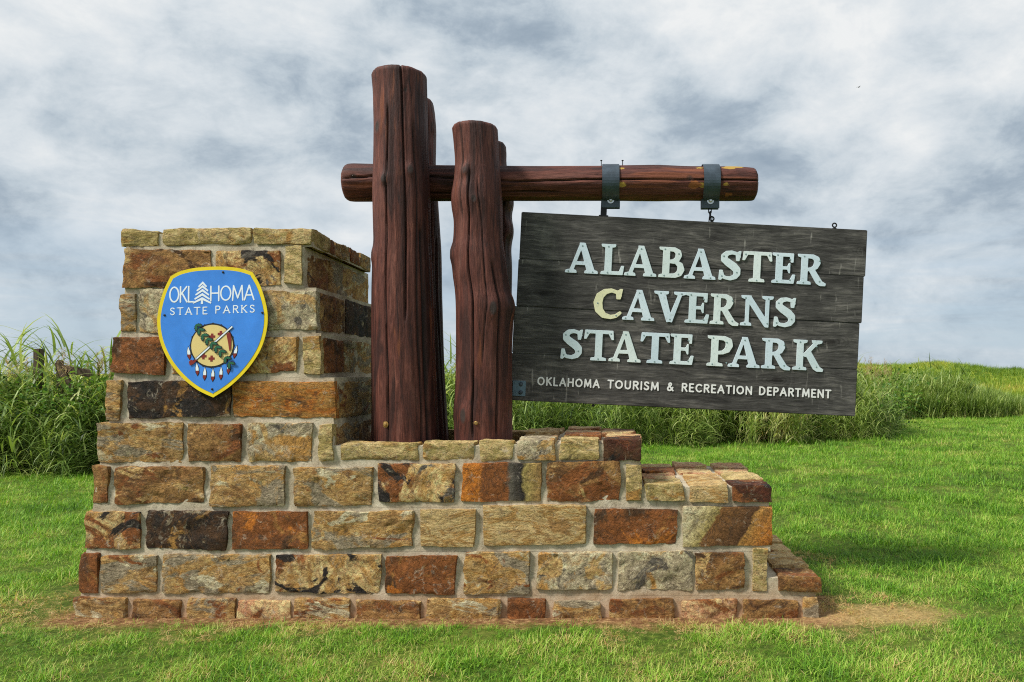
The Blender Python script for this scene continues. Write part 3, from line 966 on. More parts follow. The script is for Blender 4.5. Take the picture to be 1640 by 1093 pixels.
BEAM0 = at(553, 293, YB)
BLEN = ax(1211, YB) - BEAM0.x
bx = lambda px: ax(px, YB) - BEAM0.x
half = lambda d: d / 2 * YB / FPX
yel, raw = lin(170, 138, 60), lin(140, 84, 44)
BEAMM = log_mat('stained_beam', 'X', LB, LD, LL, bare=[
    ((bx(1164), -0.06, 0.09), 0.055, yel), ((bx(1176), -0.03, 0.105), 0.07, yel), ((bx(1119), -0.07, 0.085), 0.03, yel), ((bx(1121), -0.115, -0.045), 0.028, yel), ((bx(1108), -0.115, -0.045), 0.05, raw),
    ((bx(1158), -0.115, -0.04), 0.022, yel), ((bx(994), -0.115, -0.04), 0.03, yel), ((bx(995), -0.08, 0.085), 0.03, yel), ((bx(1165), -0.07, -0.095), 0.03, raw)])
pts = [(0, 0, 0, half(55)), (0.03, 0, 0, half(59)), (bx(700), 0.003, 0, half(56)), (bx(820), .005, 0, half(54)), (bx(960), .006, 0, half(53)), (bx(1050), .004, 0, half(56)), (bx(1100), .006, 0, half(53)),
       (bx(1180), .008, 0, half(53)), (BLEN - 0.02, .012, 0, half(51)), (BLEN, .012, 0, half(49))]
bmsh = log_mesh('beam', pts, 21.0, nseg=96, nlen=240, cracks=[(F0 + 3.2 - 1.57, 0.0, 0.0, 0, .01, 0), (math.pi * 1.5 + 0.0, 0.0, BLEN + .2, 0.25, 0.005, 0.03), (math.pi * 1.5 + 0.8, 0.3, 1.6, 0.2, 0.005, 0.012)],
                knots=[(bx(575), math.pi * 1.5 - 0.1, 0.03, 0.03, 0.0, 0.9), (bx(1102), math.pi * 1.5 - .1, 0.03, 0.03, 0.004, 0.7)], end_round=0.03, flutes=0.005)
# the log was built standing: lay it along +X (its +X becomes -Z, +Y stays)
bmsh.transform(Matrix.Rotation(R(90), 4, 'Y'))
beam = link('beam', bmsh, None, BEAMM, BEAM0 - frame.location)
beam.parent = frame
for (px, d) in ((963, .02), (997, .02)):      # nails left standing on the beam
    nl = link('nail', bm_mesh('nail', lambda bm: (bm_cyl(bm, (0, 0, 0), (0, 0, 0.05), 0.003, 0.003, 8), bm_cyl(bm, (0, 0, 0.05), (0, 0, 0.055), 0.008, 0.008, 10))), beam, BLACKM)
    nl.location = (bx(px), -0.02, 0.105)

# ------------------------------------------------------------------ hanger straps and chain
def strap(px, wpx, tab_bottom, label):
    x = ax(px, YB)
    wd = wpx * YB / FPX
    z = BEAM0.z - 0.004
    e = empty('hanger_strap', (x, YB, z))
    tag(e, label, 'bracket', 'steel straps round the crossbeam')
    r0, r1 = 0.131, 0.137

    def band(bm):
        n = 40
        ring = []
        for i in range(n + 1):
            a = -math.pi / 2 + 0.16 + (2 * math.pi - 0.32) * i / n
            c, s_ = math.cos(a), math.sin(a)
            ring.append([bm.verts.new((sx * wd / 2, r * c, r * s_)) for sx, r in ((-1, r0), (1, r0), (1, r1), (-1, r1))])
        for i in range(n):
            for k in range(4):
                bm.faces.new([ring[i][k], ring[i][(k + 1) % 4], ring[i + 1][(k + 1) % 4], ring[i + 1][k]])
        bm.faces.new(ring[0]); bm.faces.new(ring[-1])
    link('band', bm_mesh('band', band), e, METAL)
    zb = az(tab_bottom, YB) - z
    tb = link('tab', bm_mesh('tab', lambda bm: [bm_box(bm, (0, s_ * 0.024, (-0.122 + zb) / 2), (wd + 0.012, 0.010, abs(zb + 0.122)), None, 0.002) for s_ in (-1, 1)]), e, METAL)
    bt = link('bolt', bolt_mesh('bolt', 0.014, 0.016, 0.026), tb, STEEL)
    bt.location = (0, -0.030, zb + 0.055)
    return e, zb


s1, zb1 = strap(978, 27, 334, 'dark steel strap round the beam above the flat hanging plate')
s2, zb2 = strap(1137, 26, 335, 'dark steel strap round the beam above the short chain')

# ------------------------------------------------------------------ glyph shapes (signed distance fields turned into outlines)
def sd_poly(P, X, Y):
    P = np.array(P, float)
    n = len(P)
    d = np.full(X.shape, 1e9)
    inside = np.zeros(X.shape, bool)
    for i in range(n):
        a, b = P[i], P[(i + 1) % n]
        e = b - a
        wx, wy = X - a[0], Y - a[1]
        t = np.clip((wx * e[0] + wy * e[1]) / max(1e-12, e @ e), 0, 1)
        d = np.minimum(d, np.hypot(wx - e[0] * t, wy - e[1] * t))
        c = (a[1] <= Y) != (b[1] <= Y)
        with np.errstate(divide='ignore', invalid='ignore'):
            xi = a[0] + (Y - a[1]) * e[0] / (e[1] if e[1] else 1e-12)
        inside ^= c & (X < xi)
    return np.where(inside, -d, d)


def sd_stroke(pts, X, Y):
    """pts: (x, y, radius)"""
    d = np.full(X.shape, 1e9)
    for (x0, y0, r0), (x1, y1, r1) in zip(pts[:-1], pts[1:]):
        ex, ey = x1 - x0, y1 - y0
        t = np.clip(((X - x0) * ex + (Y - y0) * ey) / max(1e-12, ex * ex + ey * ey), 0, 1)
        d = np.minimum(d, np.hypot(X - x0 - ex * t, Y - y0 - ey * t) - (r0 + (r1 - r0) * t))
    return d


def contour(D, x0, y0, h):
    """marching squares at zero; returns closed loops"""
    ny, nx = D.shape
    D = np.where(np.abs(D) < 1e-9, 1e-9, D)
    seg = {}
    S = D < 0

    def pt(key):
        i, j, ax_ = key
        if ax_ == 0:
            t = D[j, i] / (D[j, i] - D[j, i + 1]); return (x0 + (i + t) * h, y0 + j * h)
        t = D[j, i] / (D[j, i] - D[j + 1, i]); return (x0 + i * h, y0 + (j + t) * h)
    tbl = {1: [('l', 'b')], 2: [('b', 'r')], 3: [('l', 'r')], 4: [('r', 't')], 5: [('l', 't'), ('r', 'b')], 6: [('b', 't')], 7: [('l', 't')],
           8: [('t', 'l')], 9: [('t', 'b')], 10: [('b', 'l'), ('t', 'r')], 11: [('t', 'r')], 12: [('r', 'l')], 13: [('r', 'b')], 14: [('b', 'l')]}
    code = S[:-1, :-1] * 1 + S[:-1, 1:] * 2 + S[1:, 1:] * 4 + S[1:, :-1] * 8
    for j, i in zip(*np.nonzero((code > 0) & (code < 15))):
        ed = {'b': (i, j, 0), 't': (i, j + 1, 0), 'l': (i, j, 1), 'r': (i + 1, j, 1)}
        for a, b in tbl[int(code[j, i])]:
            seg.setdefault(ed[a], []).append(ed[b])
    loops = []
    while seg:
        st = next(iter(seg))
        lp = [st]
        cur = st
        while True:
            nxt = seg[cur].pop()
            if not seg[cur]: del seg[cur]
            if nxt == st or nxt not in seg: break
            lp.append(nxt)
            cur = nxt
        P = [pt(k) for k in lp]
        # thin out straight runs
        Q = []
        for k in range(len(P)):
            a, b, c = np.array(Q[-1] if Q else P[k - 1]), np.array(P[k]), np.array(P[(k + 1) % len(P)])
            u, v_ = b - a, c - b
            if abs(u[0] * v_[1] - u[1] * v_[0]) > 0.04 * h * h * 2 or np.hypot(*u) > 12 * h:
                Q.append(P[k])
        if len(Q) > 3: loops.append(Q)
    return loops


def shape_mesh(name, loops, thick, bevel=0.0):
    """filled outlines with holes, in local X/Z, front towards -Y"""
    cu = bpy.data.curves.new(name, 'CURVE')
    cu.dimensions = '2D'
    cu.fill_mode = 'BOTH'
    cu.extrude = thick / 2
    cu.bevel_depth = bevel
    cu.bevel_resolution = 1
    for lp in loops:
        sp = cu.splines.new('POLY')
        sp.points.add(len(lp) - 1)
        for k, (x, y) in enumerate(lp):
            sp.points[k].co = (x, y, 0, 1)
        sp.use_cyclic_u = True
    o = bpy.data.objects.new(name, cu)
    col.objects.link(o)
    dg = bpy.context.evaluated_depsgraph_get()
    m = bpy.data.meshes.new_from_object(o.evaluated_get(dg))
    bpy.data.objects.remove(o)
    bpy.data.curves.remove(cu)
    m.transform(Matrix.Rotation(R(90), 4, 'X'))
    m.name = name
    return m


def box(x0, y0, x1, y1):
    return ('p', [(x0, y0), (x1, y0), (x1, y1), (x0, y1)])


def serif(cx_, half_, y, up, t=0.085, flare=0.03):
    s_ = 1 if up else -1
    return ('p', [(cx_ - half_, y), (cx_ - half_ + 0.02, y + s_ * t), (cx_ - half_ * 0.4, y + s_ * (t + flare)), (cx_ + half_ * 0.4, y + s_ * (t + flare)), (cx_ + half_ - 0.02, y + s_ * t), (cx_ + half_, y)])


def arc(cx_, cy_, rx, ry, a0, a1, w0, w1, n=22, wmid=None):
    out = []
    for k in range(n + 1):
        u = k / n
        a = R(a0 + (a1 - a0) * u)
        r = w0 + (w1 - w0) * u if wmid is None else (w0 + (w1 - w0) * u) * (1 - math.sin(math.pi * u)) + wmid * math.sin(math.pi * u)
        out.append((cx_ + rx * math.cos(a), cy_ + ry * math.sin(a), r))
    return ('s', out)


S_CURVE = ('s', [(0.60, 0.80, .045), (0.52, 0.90, .05), (0.38, 0.935, .06), (0.24, 0.90, .075), (0.16, 0.80, .088), (0.18, 0.68, .105), (0.30, 0.58, .118), (0.44, 0.48, .122), (0.54, 0.37, .112),
                 (0.56, 0.24, .092), (0.50, 0.13, .075), (0.36, 0.07, .062), (0.20, 0.09, .052), (0.09, 0.20, .045)])
GL = {
    'A': (1.06, [('p', [(.13, .04), (.25, .04), (.56, .97), (.46, 1.0)]), ('p', [(.43, 1.0), (.62, 1.0), (.97, .04), (.71, .04)]), box(.28, .27, .78, .38), serif(.19, .19, 0, True), serif(.84, .22, 0, True)], []),
    'L': (.76, [box(.13, .02, .35, .98), serif(.24, .24, 1, False), serif(.24, .24, 0, True), box(.2, 0, .68, .11), ('p', [(.55, 0), (.72, 0), (.76, .30), (.67, .30), (.60, .10)])], []),
    'B': (.84, [box(.13, .02, .35, .98), serif(.24, .24, 1, False), serif(.24, .24, 0, True), ('s', [(.3, .94, .06), (.5, .93, .07), (.62, .85, .09), (.64, .75, .10), (.60, .63, .085), (.5, .55, .06), (.33, .53, .05)]),
                ('s', [(.33, .53, .05), (.56, .52, .06), (.70, .42, .09), (.73, .28, .11), (.68, .15, .095), (.54, .07, .07), (.3, .06, .06)])], []),
    'S': (.70, [S_CURVE, ('p', [(.52, .66), (.61, .66), (.66, .99), (.60, .99), (.50, .88)]), ('p', [(.02, .01), (.09, .01), (.19, .13), (.13, .34), (.04, .34)])], []),
    'T': (.96, [box(.37, .02, .59, .95), box(.06, .89, .90, 1.0), ('p', [(.0, .70), (.07, .70), (.18, .91), (.16, 1.0), (.03, 1.0)]), ('p', [(.96, .70), (.89, .70), (.78, .91), (.80, 1.0), (.93, 1.0)]), serif(.48, .26, 0, True)], []),
    'E': (.78, [box(.13, .02, .35, .98), serif(.24, .24, 1, False), serif(.24, .24, 0, True), box(.2, .89, .68, 1.0), box(.2, 0, .70, .11), box(.3, .46, .55, .56), ('p', [(.58, .90), (.62, .70), (.70, .70), (.71, 1.0), (.58, 1.0)]),
                ('p', [(.56, 0), (.73, 0), (.78, .30), (.69, .30), (.60, .10)]), ('p', [(.50, .48), (.56, .34), (.60, .34), (.60, .68), (.56, .68), (.50, .54)])], []),
    'R': (.95, [box(.13, .02, .35, .98), serif(.24, .24, 1, False), serif(.24, .24, 0, True), ('s', [(.3, .94, .06), (.52, .93, .07), (.65, .85, .095), (.67, .73, .105), (.62, .60, .085), (.5, .52, .06), (.33, .49, .05)]),
                ('p', [(.36, .52), (.58, .52), (.86, .12), (.99, .05), (.97, -.03), (.78, -.03), (.66, .04)])], []),
    'C': (.90, [('s', [(.78, .78, .05), (.68, .89, .055), (.52, .94, .06), (.34, .89, .085), (.19, .74, .11), (.14, .52, .125), (.18, .28, .115), (.32, .11, .09), (.52, .06, .065), (.68, .10, .055), (.80, .21, .045)]),
                ('p', [(.68, .66), (.80, .66), (.86, 1.0), (.79, 1.0), (.66, .90)])], []),
    'V': (1.04, [('p', [(.11, .96), (.36, .96), (.62, .02), (.44, -.02)]), ('p', [(.80, .96), (.92, .96), (.61, -.02), (.46, .02)]), serif(.24, .24, 1, False), serif(.84, .20, 1, False)], []),
    'N': (1.08, [box(.14, .02, .26, .98), box(.80, .0, .92, .98), ('p', [(.08, .98), (.30, 1.0), (.92, .12), (.92, -.03), (.80, -.03)]), serif(.17, .19, 0, True), serif(.16, .17, 1, False), serif(.87, .19, 1, False)], []),
    'P': (.84, [box(.13, .02, .35, .98), serif(.24, .24, 1, False), serif(.26, .26, 0, True), ('s', [(.3, .94, .06), (.54, .93, .07), (.68, .84, .10), (.70, .70, .11), (.64, .55, .09), (.5, .46, .06), (.34, .44, .05)])], []),
    'K': (1.02, [box(.13, .02, .35, .98), serif(.24, .24, 1, False), serif(.24, .24, 0, True), ('p', [(.32, .50), (.42, .43), (.86, .92), (.73, .96)]), ('p', [(.38, .58), (.58, .66), (.92, .12), (1.04, .05), (1.02, -.03), (.82, -.03), (.70, .04)]), serif(.80, .18, 1, False)], []),
}


def glyph_loops(prims, wd, h=0.0125, rnd=0.014, ofs=0.0):
    x = np.arange(-0.12, wd + 0.14, h)
    y = np.arange(-0.14, 1.14, h)
    X, Y = np.meshgrid(x, y)
    D = np.full(X.shape, 1e9)
    for k, d in prims:
        D = np.minimum(D, sd_poly(d, X, Y) if k == 'p' else sd_stroke(d, X, Y))
    # a light blur softens inner corners like a routed edge
    for _ in range(2):
        D[1:-1, 1:-1] = (D[1:-1, 1:-1] * 4 + D[:-2, 1:-1] + D[2:, 1:-1] + D[1:-1, :-2] + D[1:-1, 2:]) / 8
    return contour(D - ofs, x[0], y[0], h)


# plain stroke skeletons for small lettering
def ell(cx_, cy_, rx, ry, a0=0, a1=360, n=20):
    return [(cx_ + rx * math.cos(R(a0 + (a1 - a0) * k / n)), cy_ + ry * math.sin(R(a0 + (a1 - a0) * k / n))) for k in range(n + 1)]


SK = {
    'O': (.86, [ell(.43, .5, .39, .48)]), 'K': (.66, [[(.06, 0), (.06, 1)], [(.60, 1), (.08, .48)], [(.20, .58), (.64, 0)]]), 'L': (.52, [[(.06, 1), (.06, 0), (.50, 0)]]),
    'A': (.78, [[(.02, 0), (.39, 1), (.76, 0)], [(.15, .33), (.63, .33)]]), 'H': (.74, [[(.06, 0), (.06, 1)], [(.68, 0), (.68, 1)], [(.06, .52), (.68, .52)]]),
    'M': (.90, [[(.05, 0), (.12, 1), (.45, .15), (.78, 1), (.85, 0)]]), 'T': (.62, [[(.0, 1), (.62, 1)], [(.31, 1), (.31, 0)]]),
    'U': (.72, [[(.06, 1), (.06, .34)] + ell(.36, .33, .30, .33, 180, 360, 12) + [(.66, .34), (.66, 1)]]),
    'R': (.64, [[(.06, 0), (.06, 1), (.34, 1)] + ell(.34, .76, .24, .24, 90, -90, 10) + [(.06, .52)], [(.30, .52), (.62, 0)]]), 'I': (.14, [[(.07, 0), (.07, 1)]]),
    'S': (.56, [[(.50, .86), (.40, .97), (.26, 1.0), (.12, .95), (.05, .82), (.08, .67), (.22, .56), (.38, .47), (.50, .36), (.52, .20), (.44, .06), (.28, 0), (.12, .03), (.03, .15)]]),
    'E': (.54, [[(.50, 1), (.06, 1), (.06, 0), (.52, 0)], [(.06, .52), (.44, .52)]]), 'C': (.76, [ell(.44, .5, .39, .48, 48, 312, 18)]),
    'N': (.76, [[(.06, 0), (.06, 1), (.70, 0), (.70, 1)]]), 'D': (.76, [[(.06, 0), (.06, 1), (.28, 1)] + ell(.28, .5, .42, .5, 90, -90, 16) + [(.06, 0)]]),
    'P': (.60, [[(.06, 0), (.06, 1), (.32, 1)] + ell(.32, .74, .24, .26, 90, -90, 10) + [(.06, .48)]]),
    '&': (.80, [[(.76, .0), (.24, .66), (.20, .80), (.26, .95), (.38, 1.0), (.50, .94), (.53, .82), (.46, .70), (.14, .44), (.05, .26), (.10, .08), (.26, 0), (.44, .04), (.60, .18), (.72, .42)]]),
}


def text_loops(txt, height, r, gap=0.22, space=0.6, width=None, serifs=0.0):
    """stroke lettering as outlines; the word is stretched to the given width"""
    adv = 0.0
    glyphs = []
    for ch in txt:
        if ch == ' ':
            adv += space
            continue
        wd, lines = SK[ch]
        glyphs.append((adv, wd, lines))
        adv += wd + gap
    tot = adv - gap
    sx = (width / tot) if width else height
    loops = []
    for (a, wd, lines) in glyphs:
        h = 0.028
        fx = sx / height
        xs = np.arange(-0.2, wd * fx + 0.22, h)
        ys = np.arange(-0.2, 1.22, h)
        X, Y = np.meshgrid(xs, ys)
        D = np.full(X.shape, 1e9)
        for ln in lines:
            D = np.minimum(D, sd_stroke([(x * fx, y, r) for x, y in ln], X, Y))
            if serifs:
                for (x, y) in (ln[0], ln[-1]):
                    if y in (0, 1) and len(ln) < 9:
                        D = np.minimum(D, sd_stroke([(x * fx - serifs, y, r * 0.6), (x * fx + serifs, y, r * 0.6)], X, Y))
        for lp in contour(D, xs[0], ys[0], h):
            loops.append([(a * sx + x * height, y * height) for x, y in lp])
    return loops


# ------------------------------------------------------------------ hanging board
SIGN_C = at(1103.5, 504.5, YB)
SIGN_W, SIGN_H, SIGN_T = 2.545, 1.375, 0.042
roll = R(2.75)
sign = empty('hanging_sign', SIGN_C, (0, roll, R(1.4)))
tag(sign, 'dark weathered plank park sign with pale raised letters hanging askew from the beam', 'sign')
PLANKM = plank_mat()
zs = [SIGN_H / 2 - SIGN_H * k / 4 for k in range(5)]
for k in range(4):
    dx = (0.012, 0.004, -0.010, -0.016)[k]
    wd = SIGN_W + (0.0, -0.006, -0.006, 0.004)[k]
    hh = zs[k] - zs[k + 1] - 0.0006

    def pl(bm):
        bm_box(bm, (0, 0, 0), (wd, SIGN_T, hh), None, 0.005)
    o = link('plank', bm_mesh('plank', pl), sign, PLANKM, (dx, (0.002, -0.001, 0.002, 0.0)[k], (zs[k] + zs[k + 1]) / 2))


def sg(px, py):
    """photo position of a mark on the board, in the board's own axes"""
    k = YB / FPX
    u, v = (px - 1103.5) * k, (504.5 - py) * k
    return (u * math.cos(roll) - v * math.sin(roll), u * math.sin(roll) + v * math.cos(roll))


LET = [letter_mat('letter_blue', lin(198, 216, 226), lin(216, 230, 238)), letter_mat('letter_green', lin(206, 220, 218), lin(224, 234, 232)),
       letter_mat('letter_grey', lin(194, 212, 218), lin(220, 232, 234)), letter_mat('letter_yellow', lin(214, 212, 166), lin(230, 228, 190))]
rows = [('ALABASTER', [(137, 295), (308, 420), (422, 578), (588, 712), (712, 865), (880, 985), (993, 1137), (1138, 1252), (1262, 1403)], 168, 95 + 145, 2.72),
        ('CAVERNS', [(272, 410), (413, 568), (563, 717), (715, 832), (837, 977), (985, 1143), (1147, 1252)], 0, 0, 0),
        ('STATEPARK', [(115, 217), (225, 368), (347, 502), (498, 640), (642, 757), (822, 945), (925, 1080), (1088, 1230), (1240, 1390)], 0, 0, 0)]
base_v = [lambda u: 240 + (u - 215) * 0.0472, lambda u: 462 + (u - 340) * 0.0472 - 2, lambda u: 656 + (u - 165) * 0.0460]
LH = 146 / 3.037 * YB / FPX
gcache = {}
scr_m = bm_mesh('screw', lambda bm: bm_cyl(bm, (0, 0, 0), (0, -0.003, 0), 0.0055, 0.004, 10))
SCREWM = flat_mat('screw_grey', lin(128, 150, 150), 0.4, 0.1)
for ri, (txt, spans, *_r) in enumerate(rows):
    for k, (ch, (u0, u1)) in enumerate(zip(txt, spans)):
        wd, prims, _s = GL[ch]
        if ch not in gcache:
            gcache[ch] = glyph_loops(prims, wd)
        lp = gcache[ch]
        xs = [p[0] for l in lp for p in l]
        x0, x1 = min(xs), max(xs)
        wm = (u1 - u0) / 3.037 * YB / FPX
        um = (u0 + u1) / 2
        L = [[((x - (x0 + x1) / 2) / (x1 - x0) * wm, y * LH) for x, y in l] for l in lp]
        m = shape_mesh('letter', L, 0.005, 0.0012)
        gx, gz = sg(860 + um / 3.037, 360 + base_v[ri](um) / 3.037)
        mt = LET[3] if (ri, k) == (1, 0) else LET[(0, 1, 2, 0, 2, 0, 1, 2, 0, 1, 2)[(k * 2 + ri) % 11]]
        lo = link('letter', m, sign, mt, (gx, -SIGN_T / 2 - 0.0040, gz))
        if (ri, k) == (1, 0):
            lo['label'] = 'yellowed letter C'
        sc = []
        for (fx, fz) in {'A': ((-.40, .05), (.34, .05), (0.0, .9)), 'V': ((-.3, .94), (.36, .94), (0.02, .08)), 'T': ((0, .05), (-.4, .9), (.4, .9)), 'S': ((-.36, .14), (.33, .28), (-.3, .8)), 'C': ((-.36, .5), (.3, .12)),
                         'L': ((-.2, .06), (-.2, .92)), 'N': ((-.36, .06), (-.36, .92), (.34, .92), (.33, .1))}.get(ch, ((-.28, .06), (-.28, .93), (.26, .8), (.28, .12))):
            sc.append((fx * wm, fz * LH))

        def scr(bm):
            for (sx_, sz_) in sc:
                bm_cyl(bm, (sx_, -0.0036, sz_), (sx_, -0.0056, sz_), 0.0065, 0.005, 10)
        link('screws', bm_mesh('screws', scr), lo, SCREWM)

WHITE = flat_mat('white_paint', (0.80, 0.80, 0.78), 0.6, 0.05, 20)
for (txt, u0, u1) in (('OKLAHOMA', 160, 425), ('TOURISM', 455, 675), ('&', 705, 737), ('RECREATION', 767, 1070), ('DEPARTMENT', 1095, 1405)):
    hgt = 31 / 2.645 * YB / FPX
    wm = (u1 - u0 - 7) / 2.645 * YB / FPX
    m = shape_mesh('lettering', text_loops(txt, hgt, 0.105, 0.30, 0.6, wm), 0.003)
    v0 = 466 + (u0 - 160) * 0.0445
    gx, gz = sg(800 + (u0 + 3.5) / 2.645, 440 + v0 / 2.645)
    link('lettering', m, sign, WHITE, (gx, -SIGN_T / 2 - 0.0035, gz))

# fittings on the board
hx, hz = sg(829, 622)
pm = bm_mesh('corner_plate', lambda bm: (bm_box(bm, (0, 0, 0), (0.086, 0.008, 0.112), None, 0.003), bm_box(bm, (-0.047, 0.02, 0.0), (0.008, 0.05, 0.112), None, 0.002)))
cp = link('corner_plate', pm, sign, flat_mat('plate_steel', lin(96, 120, 134), 0.45, 0.25, 18, 0.5, 0.1, 0.3), (-SIGN_W / 2 + 0.062, -SIGN_T / 2 - 0.008, hz))
for dz in (-0.028, 0.032):
    b = link('bolt', bolt_mesh('bolt', 0.012, 0.014, 0.016), cp, METAL, (0.008, -0.004, dz))


def eye(bm):
    bm_cyl(bm, (0, 0, -0.03), (0, 0, 0.012), 0.006, 0.006, 10)
    bm_cyl(bm, (0, 0, 0.0), (0, 0, 0.004), 0.016, 0.016, 12)
    n, k = 18, 8
    rings = []
    for i in range(n):
        a = 2 * math.pi * i / n
        rings.append([bm.verts.new(((0.015 + 0.0055 * math.cos(2 * math.pi * q / k)) * math.cos(a), 0.0055 * math.sin(2 * math.pi * q / k), 0.026 + (0.015 + 0.0055 * math.cos(2 * math.pi * q / k)) * math.sin(a))) for q in range(k)])
    for i in range(n):
        for q in range(k):
            bm.faces.new([rings[i][q], rings[(i + 1) % n][q], rings[(i + 1) % n][(q + 1) % k], rings[i][(q + 1) % k]])


eye_m = bm_mesh('eye_bolt', eye)
for px in (1140, 1338):
    ex, _ = sg(px, 357 + (px - 1140) * 0.05)
    link('eye_bolt', eye_m if px == 1140 else eye_m, sign, BLACKM, (ex, 0, SIGN_H / 2))
# the flat plate that holds the left of the board
ex, ez = sg(967, 336)
link('hanging_plate', bm_mesh('hanging_plate', lambda bm: (bm_box(bm, (0, -0.002, 0.025), (0.045, 0.008, 0.13), None, 0.002), bm_box(bm, (0, 0.0, -0.02), (0.07, 0.03, 0.008), None, 0.001))),
     sign, BLACKM, (ex, 0, SIGN_H / 2 + 0.024))
nb, nz_ = sg(950, 650)
link('bolt', bm_mesh('bolt', lambda bm: (bm_cyl(bm, (0, 0, 0.01), (0, 0, -0.02), 0.007, 0.007, 10), bm_cyl(bm, (0, 0, -0.006), (0, 0, -0.014), 0.015, 0.015, 6))), sign, BLACKM, (nb, 0, -SIGN_H / 2))


# chain between the right strap and the board
def chain_link(bm):
    n, k, a, b = 28, 8, 0.011, 0.016
    rings = []
    for i in range(n):
        t = 2 * math.pi * i / n
        c = Vector((a * math.cos(t), 0, a * math.sin(t) + (b if math.sin(t) > 0 else -b)))
        nrm = Vector((math.cos(t), 0, math.sin(t)))
        rings.append([bm.verts.new(c + nrm * 0.0042 * math.cos(2 * math.pi * q / k) + Vector((0, 0.0042 * math.sin(2 * math.pi * q / k), 0))) for q in range(k)])
    for i in range(n):
        for q in range(k):
            bm.faces.new([rings[i][q], rings[(i + 1) % n][q], rings[(i + 1) % n][(q + 1) % k], rings[i][(q + 1) % k]])


ctop = Vector((ax(1137, YB), YB, az(334, YB)))
chain = empty('hanging_chain', ctop)
tag(chain, 'short black chain joining the right strap to the sign board', 'chain')
lm = bm_mesh('link', chain_link)
for k, (z, rz, ry) in enumerate(((-0.010, 0.35, 0.0), (-0.050, 1.75, 0.1), (-0.084, 0.3, 0.12))):
    o = link('link', lm, chain, BLACKM, (0.002 * k, 0, z))
    o.rotation_euler = (0, ry, rz)

# ------------------------------------------------------------------ shield on the pillar
SY = YF[5] - 0.035
lean = math.atan2(YF[8] - YF[5], ZJ[8] - ZJ[5])
SC = at(315, 532, SY + 0.02)
shield = empty('shield_sign', SC, (-lean, 0, 0))
tag(shield, 'blue park shield sign with yellow border fixed to the stone pillar', 'sign')
kpx = (SY + 0.02) / FPX / 4.752
q = lambda u, v: ((u - 380.0) * kpx, (556.0 - v) * kpx)      # enlarged photo marks to metres on the shield


def catmull(P, n=8, closed=False):
    P = [np.array(p, float) for p in P]
    out = []
    m = len(P)
    for i in range(m if closed else m - 1):
        p0, p1_, p2_, p3_ = (P[(i - 1) % m] if closed or i else P[0]), P[i], P[(i + 1) % m], (P[(i + 2) % m] if closed or i + 2 < m else P[-1])
        for k in range(n):
            t = k / n
            out.append(tuple(0.5 * (2 * p1_ + (p2_ - p0) * t + (2 * p0 - 5 * p1_ + 4 * p2_ - p3_) * t * t + (3 * p1_ - p0 - 3 * p2_ + p3_) * t ** 3)))
    if not closed: out.append(tuple(P[-1]))
    return out


top_e = catmull([(165, 128), (230, 92), (330, 66), (440, 55), (530, 52), (620, 56), (710, 70), (790, 96)])
right_e = catmull([(790, 96), (850, 195), (898, 330), (918, 450), (906, 580), (862, 710), (770, 850), (650, 970), (525, 1055)])
left_e = catmull([(525, 1055), (400, 995), (280, 900), (180, 780), (110, 640), (79, 500), (84, 380), (115, 245), (165, 128)])
outer = [q(*p) for p in top_e[:-1] + right_e[:-1] + left_e[:-1]]
cxy = np.mean(outer, 0)


def inset(P, d):
    P = np.array(P)
    n = len(P)
    out = []
    for i in range(n):
        a, b, c = P[i - 1], P[i], P[(i + 1) % n]
        t = (c - a) / np.linalg.norm(c - a)
        nrm = np.array([t[1], -t[0]])
        if (nrm @ (cxy - b)) < 0: nrm = -nrm
        out.append(tuple(b + nrm * d))
    return out


YEL = flat_mat('sign_yellow', lin(232, 206, 30), 0.30, 0.12, 9)
BLU = flat_mat('sign_blue', lin(64, 134, 222), 0.26, 0.13, 7)
SHW = flat_mat('sign_white', (0.78, 0.84, 0.88), 0.4, 0.02)
TAN_ = flat_mat('emblem_tan', lin(222, 198, 128), 0.45, 0.03)
GRN = flat_mat('emblem_green', lin(30, 96, 66), 0.45, 0.08)
REDB = flat_mat('emblem_red', lin(128, 40, 30), 0.45, 0.05)
INK = flat_mat('emblem_ink', lin(22, 22, 28), 0.5, 0.05)


def layer(name, loops, y, th, mat, parent=shield):
    return link(name, shape_mesh(name, loops, th), parent, mat, (0, y, 0))


layer('border', [outer], 0.0, 0.005, YEL)
layer('field', [inset(outer, 27 * kpx)], -0.0035, 0.002, BLU)
yl = -0.0052
sl = lambda u, v: q(u, v)
# lettering
rot2 = Matrix.Rotation(R(1.6), 4, 'Y').inverted()
for txt, (u0, u1, vb, hh), r, sf in (('OKL', (166, 352, 330, 118), 0.048, 0.0), ('HOMA', (476, 812, 318, 112), 0.048, 0.0), ('STATE', (177, 455, 426, 52), 0.07, 0.11), ('PARKS', (520, 818, 413, 54), 0.07, 0.11)):
    m = shape_mesh('lettering', text_loops(txt, hh * kpx, r, 0.06 if hh > 80 else 0.40, 0.5, (u1 - u0) * kpx, sf), 0.0012)
    x, z = q(u0, vb)
    o = link('lettering', m, shield, SHW, (x, yl, z))
    o.rotation_euler = (0, R(-1.6), 0)
# the pine
tr = []
for (v0, v1, wd) in ((168, 205, 34), (196, 236, 46), (226, 268, 54), (258, 300, 60), (290, 330, 72)):
    tr.append([q(415, v0), q(415 + wd, v1), q(415 + wd - 6, v1 + 10), q(415, v0 + 20), q(415 - wd + 6, v1 + 10), q(415 - wd, v1)])
tr.append([q(409, 312), q(421, 312), q(424, 342), q(406, 342)])
layer('pine_tree_mark', tr, yl, 0.0012, SHW)
